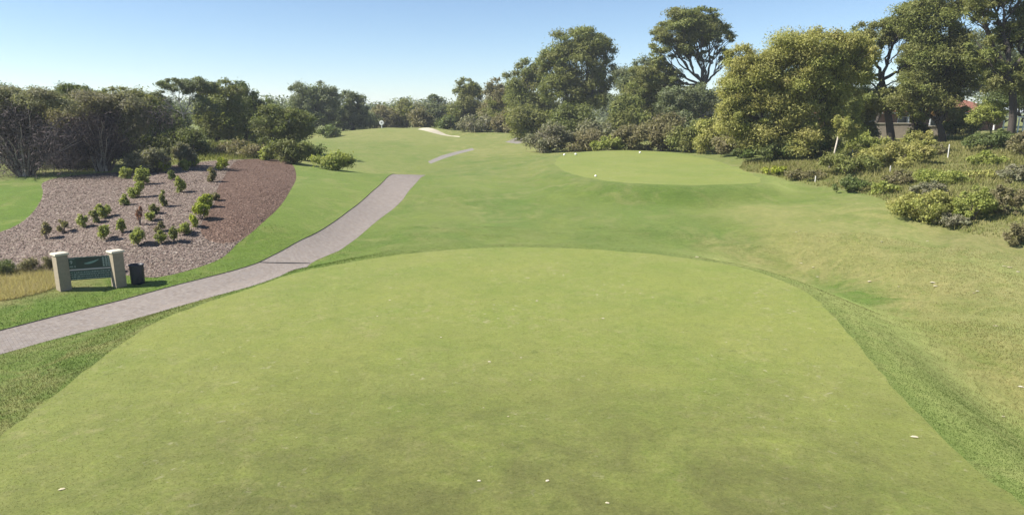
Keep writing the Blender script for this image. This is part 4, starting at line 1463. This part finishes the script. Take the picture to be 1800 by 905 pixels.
# ------------------------------------------------------------------ hole sign with two limestone pillars
pl = hit(113, 509)
pr = hit(210, 503)
d = (pr - pl)[:2]
span = np.linalg.norm(d)
ang = math.atan2(d[1], d[0])
sg = empty('hole_sign', pl, 'green golf hole sign board held between two pale limestone pillars', 'sign')
sg.rotation_euler.z = ang
dz = pr[2] - pl[2]
PWD = .41
PROT = math.radians(33)
for k, (x, z) in enumerate(((0, 0), (span, dz))):
    b = MB()
    b.box((x, 0, z + .65), (PWD, PWD, 1.5), PROT, 1.0, .006)
    pil = b.build('pillar', M['stone'], sg)
    b = MB()
    b.box((x, 0, z + 1.40 + .045), (PWD + .09, PWD + .09, .085), PROT, 1, .012)
    hc = (PWD / 2 + .033) * math.sqrt(2)
    V = [(x + hc * math.cos(PROT + a0), hc * math.sin(PROT + a0), z + 1.4895) for a0 in (math.pi * 1.25, math.pi * 1.75, math.pi * .25, math.pi * .75)] + [(x, 0, z + 1.53)]
    b.add(V, [(0, 1, 4), (1, 2, 4), (2, 3, 4), (3, 0, 4)])
    b.build('cap', M['stone_cap'], pil)
x0, x1 = PWD / 2 - .02, span - PWD / 2 + .02
w_ = x1 - x0
xc = (x0 + x1) / 2
slope = dz / span


def board(name, z, hgt, mat, y=0.0, th=.05):
    b = MB()
    b.box((xc, y, z), (w_, th, hgt), 0, 1, .006)
    return b.build(name, mat, sg)


ZB = dz / 2
up = board('upper_board', ZB + 1.05, .46, M['sign_green'])
lo = board('lower_board', ZB + .56, .38, M['sign_green'])
for z in (ZB + .785, ):
    b = MB()
    b.box((xc, 0, z), (w_ + .02, .06, .05), 0, 1, .008)
    b.build('rail', M['sign_rail'], sg)
YF = -.0285


def flat_quads(name, rects, mat, parent, y=YF):
    V, F = [], []
    for (a, b_, c, d_) in rects:
        n = len(V)
        V += [(a, y, b_), (c, y, b_), (c, y, d_), (a, y, d_)]
        F.append((n, n + 1, n + 2, n + 3))
    return link(name, np_mesh(name, np.array(V), np.array(F)), mat, parent)


# map panel with a pale fairway shape, table of figures on the right, rows of small print below
flat_quads('map_panel', [(x0 + w_ * .22, ZB + .85, x0 + w_ * .79, ZB + 1.26)], M['sign_dark'], up)
tt_ = np.linspace(0, 1, 14)
cx = x0 + w_ * (.40 + .33 * tt_)
cz = ZB + 1.02 + .14 * tt_ ** 2
hw = .035 * np.sin(np.pi * np.clip(tt_ * .9 + .08, 0, 1)) + .006
V = np.concatenate([np.stack([cx, np.full(14, YF - .002), cz - hw], 1), np.stack([cx, np.full(14, YF - .002), cz + hw], 1)])
link('map_fairway', np_mesh('map_fairway', V, np.array([(i, i + 1, i + 15, i + 14) for i in range(13)])), M['sign_fair'], up)
rs = random.Random(4)
rects = []
for c in range(3):
    for r_ in range(5):
        xx = x0 + w_ * (.81 + .06 * c)
        zz = ZB + .875 + .078 * r_
        rects.append((xx, zz, xx + w_ * rs.uniform(.035, .05), zz + .042))
rects.append((x0 + w_ * .03, ZB + 1.235, x0 + w_ * .20, ZB + 1.25))
tag(flat_quads('distance_table', rects, M['sign_print'], up), kind='stuff')
rects = []
for r_ in range(4):
    xx = x0 + .03
    zz = ZB + .41 + .085 * r_
    while xx < x1 - .06:
        l = rs.uniform(.02, .09)
        rects.append((xx, zz, min(xx + l, x1 - .03), zz + rs.choice((.022, .03, .026))))
        xx += l + rs.uniform(.012, .03)
tag(flat_quads('small_print', rects, M['sign_print'], lo), kind='stuff')


def lettering(txt, size, x, z, parent, name='lettering'):
    cu = bpy.data.curves.new(name, 'FONT')
    cu.body = txt
    cu.size = size
    cu.align_x = 'CENTER'
    ob = bpy.data.objects.new('tmp', cu)
    COL.objects.link(ob)
    dg = bpy.context.evaluated_depsgraph_get()
    me = bpy.data.meshes.new_from_object(ob.evaluated_get(dg))
    bpy.data.objects.remove(ob)
    me.materials.clear()
    o = link(name, me, M['sign_print'], parent, (x, YF - .002, z))
    o.rotation_euler.x = math.pi / 2
    return o


lettering('9', .20, x0 + w_ * .115, ZB + 1.03, up, 'hole_number')
lettering('PAR 4', .105, x0 + w_ * .115, ZB + .885, up)

# litter bin
g = hit(243, 498)
bn = empty('litter_bin', g, 'dark open topped litter bin beside the right sign pillar', 'bin')
b = MB()
b.lathe([(.0, 0), (.245, 0), (.255, .03), (.268, .74), (.27, .78), (.245, .78), (.24, .70), (.23, .06), (0, .06)], n=24)
b.build('body', M['bin'], bn, None, True)
b = MB()
b.lathe([(.272, .755), (.29, .76), (.292, .80), (.272, .805), (.248, .80), (.247, .782)], n=24)
b.build('rim', M['binrim'], bn, None, True)
for s in (-1, 1):
    b = MB()
    b.box((s * .285, 0, .62), (.035, .14, .04), 0, 1, .006)
    b.build('handle', M['binrim'], bn)

# drain channel across the path
a_, b_ = hit(457, 460), hit(545, 461.5)
ch = MB()
dd = b_ - a_
L = np.linalg.norm(dd[:2])
ch.box((0, 0, 0), (L * .99, .10, .05), 0, 1, .004)
o = ch.build('drain_channel', M['iron'], None, ((a_ + b_) / 2) + np.array([0, 0, -.042]))
o.rotation_euler = (0, -math.asin(np.clip(dd[2] / np.linalg.norm(dd), -1, 1)), math.atan2(dd[1], dd[0]))
tag(o, 'narrow dark drain channel crossing the paved path', 'drain')

# round white distance marker on the mound
Ym = 120
x = at(671, 222, Ym)[0]
mz = h1(x, Ym)
mk = empty('distance_marker', (x, Ym, mz), 'round white disc marker with dark figure standing on the mound', 'marker')
hm = at(671, 216, Ym)[2] - mz
b = MB()
b.box((0, 0, hm / 2 - .1), (.12, .08, hm + .2), 0, 1, .01)
b.build('post', M['white'], mk)
b = MB()
n = 28
R_ = .40
V = [(R_ * math.cos(i * 2 * math.pi / n), -.09 + .06 * k, hm + R_ * math.sin(i * 2 * math.pi / n)) for k in (0, 1) for i in range(n)] + [(0, -.10, hm), (0, -.02, hm)]
F = [(i, (i + 1) % n, 2 * n) for i in range(n)] + [(n + (i + 1) % n, n + i, 2 * n + 1) for i in range(n)] + [(i, n + i, n + (i + 1) % n, (i + 1) % n) for i in range(n)]
b.add(V, F)
disc = b.build('disc', M['white'], mk)
cr = MB()
V = [(.11 * math.cos(i * math.pi / 6), -.108, hm + .02 + .11 * math.sin(i * math.pi / 6)) for i in range(12)] + [(.05 * math.cos(i * math.pi / 6), -.108, hm + .02 + .05 * math.sin(i * math.pi / 6)) for i in range(12)]
cr.add(V, [(i, (i + 1) % 12, 12 + (i + 1) % 12, 12 + i) for i in range(12)])
cr.build('figure', M['black'], disc)

# white stakes
for px, py, hp, Y, lab in ((971, 222, 18, 86, 'white pole standing up out of the hedge left of the far tee'),
                           (1666, 278, 22, None, 'white boundary stake in the dry grass below the limestone wall'),
                           (1499, 262, 10, 62, 'white boundary stake left of the wide green scrub mound'),
                           (1565, 298, 10, 50, 'faint grey stake in the scrub below the wide green mound'),
                           (1433, 320, 9, None, 'small pale stake where the mown slope meets the scrub')):
    g = hit(px, py)
    if Y:
        x = at(px, py, Y)[0]
        g = np.array([x, Y, h1(x, Y)])
    hh = hp * g[1] / FPX * 1.03
    hh = max(.3, hh)
    st = empty('boundary_stake', g, lab, 'stake', 'white boundary stakes')
    wd_ = .045 + .0003 * g[1]
    b = MB()
    b.box((0, 0, hh / 2 - .1), (wd_, wd_, hh + .2), .4, 1, .006)
    b.build('post', (M['stake'] if Y is None or Y > 80 else M['sign_rail']), st)
    b = MB()
    b.box((0, 0, hh + .03), (wd_ * .96, wd_ * .96, .06), .4, .45, 0)
    b.build('tip', (M['stake'] if Y is None or Y > 80 else M['sign_rail']), st)

# tee markers on the far tee
for px, py, lab in ((992, 273.5, 'left white tee marker of the pair at the left back of the far tee'),
                    (1012, 272.5, 'right white tee marker of the pair at the left back of the far tee'),
                    (1125, 269.5, 'white tee marker alone at the back middle of the far tee'),
                    (1047, 310.5, 'white tee marker at the front left edge of the far tee')):
    g = hit(px, py)
    s = 2.1 * g[1] / FPX
    b = MB()
    prof = [(0.001, -.02), (s * .55, -.02), (s * .8, s * .2), (s * .95, s * .55), (s * .9, s * .9), (s * .6, s * 1.25), (s * .25, s * 1.4), (0.001, s * 1.43)]
    b.lathe(prof, n=14)
    o = b.build('tee_marker', M['white'], None, g, True)
    tag(o, lab, 'tee marker', 'white tee markers')

# ------------------------------------------------------------------ limestone wall and houses behind the right trees
YW = 80.0
wx0, wx1 = at(1490, 230, YW)[0], at(1700, 230, YW)[0]
wl_ = empty('garden_wall', ((wx0 + wx1) / 2, YW, h1((wx0 + wx1) / 2, YW)), 'low pale limestone garden wall behind the scrub on the right', 'wall')
zb = h1((wx0 + wx1) / 2, YW)
L = wx1 - wx0
top_l, top_r = at(1560, 218, YW)[2] - zb, at(1680, 223, YW)[2] - zb
nblk = int(L / .95)
proto = None
rw = random.Random(3)
for c in range(nblk):
    xx = -L / 2 + (c + .5) * L / nblk
    left_part = c < nblk * .5
    tp = top_l if left_part else top_r
    for r_ in range(5):
        hz_ = (tp + .8) / 5
        b = MB()
        shift = .45 * L / nblk if r_ % 2 else 0
        b.box((xx + shift, rw.uniform(-.004, .004), -.8 + hz_ * (r_ + .5)), (L / nblk - .012, .3, hz_ - .012), 0, 1, .005)
        b.build('block', M['wallstone'], wl_)
b = MB()
b.box((-L * .25 + .1, 0, top_l + .05), (L * .5 + .3, .4, .09), 0, 1, .015)
b.build('coping', M['stone_cap'], wl_)
b = MB()
b.box((L * .25 + .35, 0, top_r + .05), (L * .5, .4, .09), 0, 1, .015)
b.build('coping', M['stone_cap'], wl_)


def house(label, x0p, x1p, Y, eave_p, ridge_p, wallm, roofm, depth=9, posts=0, wins=()):
    xa, xb = at(x0p, 200, Y)[0], at(x1p, 200, Y)[0]
    xm = (xa + xb) / 2
    z0 = h1(xm, Y)
    zc = at((x0p + x1p) / 2, eave_p, Y)[2]
    zr = at((x0p + x1p) / 2, ridge_p, Y)[2]
    L = xb - xa
    ho = empty('house', (xm, Y, z0), label, 'house')
    hw = zc - z0
    b = MB()
    b.box((0, depth / 2, hw / 2 - .3), (L, depth, hw + .6))
    b.build('wall', wallm, ho)
    # hipped roof of overlapping tile courses
    b = MB()
    e = .6
    rr_ = zr - zc
    nc = 16
    ins = min(depth / 2, L / 2) + e
    for k in range(nc):
        t0, t1 = k / nc, (k + 1) / nc
        i0, i1 = ins * t0, ins * t1
        za, zb_ = hw + rr_ * t0, hw + rr_ * t1 - .02
        V = []
        for i_, z_ in ((i0, za), (i1, zb_)):
            for sx, sy in ((-1, 0), (1, 0), (1, 1), (-1, 1)):
                V.append((sx * (L / 2 + e - i_), -e + i_ if sy == 0 else depth + e - i_, z_ + .02))
        V2 = [(v[0], v[1], v[2] - .06) for v in V[:4]]
        b.add(np.array(V + V2), [(i, (i + 1) % 4, 4 + (i + 1) % 4, 4 + i) for i in range(4)] + [(8 + i, 8 + (i + 1) % 4, (i + 1) % 4, i) for i in range(4)])
    rf = b.build('roof', roofm, ho)
    b = MB()
    b.box((0, -e - .05, hw - .02), (L + 2 * e, .12, .16), 0, 1, .01)
    b.build('gutter', M['gutter'], rf)
    for (u, ww, hh_) in wins:
        b = MB()
        b.box((-L / 2 + u * L, -.03, hw * .52), (ww + .14, .06, hh_ + .14), 0, 1, .008)
        fr = b.build('window', M['white'], ho)
        b = MB()
        b.box((-L / 2 + u * L, -.065, hw * .52), (ww, .03, hh_))
        b.build('pane', M['glass'], fr)
    for k in range(posts):
        b = MB()
        b.box((-L / 2 + (k + .5) * L / posts, -e + .1, hw / 2 - .2), (.14, .14, hw + .4), 0, 1, .01)
        b.build('veranda_post', M['white'], ho)
    return ho


house('house with red tiled roof and white veranda posts behind the limestone wall', 1500, 1765, 96, 199, 163, M['brick'], M['roof_red'], 11, 7,
      ((.12, 1.6, 1.2), (.33, 1.2, 1.2), (.56, 2.0, 1.4), (.8, 1.6, 1.2)))
house('pale house with light metal roof glimpsed through the hedge below the umbrella gum', 1135, 1330, 116, 186, 168, M['render'], M['greyroof'], 9, 0,
      ((.1, 1.6, 1.1), (.3, 1.6, 1.1), (.75, 2.2, 1.2)))

# white garden railing at the right edge
g = at(1790, 222, 70)
zg = h1(g[0], 70)
rl = empty('garden_railing', (g[0], 70, zg), 'white railing glimpsed at the right edge below the dark trunks', 'railing')
ht = at(1790, 206, 70)[2] - zg
b = MB()
b.box((0, 0, ht), (3.2, .12, .12), 0, 1, .01)
b.build('rail', M['white'], rl)
for k in range(7):
    b = MB()
    b.box((-1.5 + .5 * k, 0, ht / 2 - .2), (.1, .08, ht + .25), 0, 1, .008)
    b.build('post', M['white'], rl)

# ------------------------------------------------------------------ thin haze in the air
b = MB()
b.box((0, 0, 14.5), (7700, 7700, 34))
m, nt, out = nodes('haze_air')
pv = nt.nodes.new('ShaderNodeVolumePrincipled')
pv.inputs['Color'].default_value = (.86, .92, 1.0, 1)
pv.inputs['Density'].default_value = .0004
pv.inputs['Anisotropy'].default_value = .2
nt.links.new(pv.outputs[0], out.inputs['Volume'])
hz = b.build('haze', m)
tag(hz, 'thin bluish haze in the air over the course', 'haze', kind='stuff')
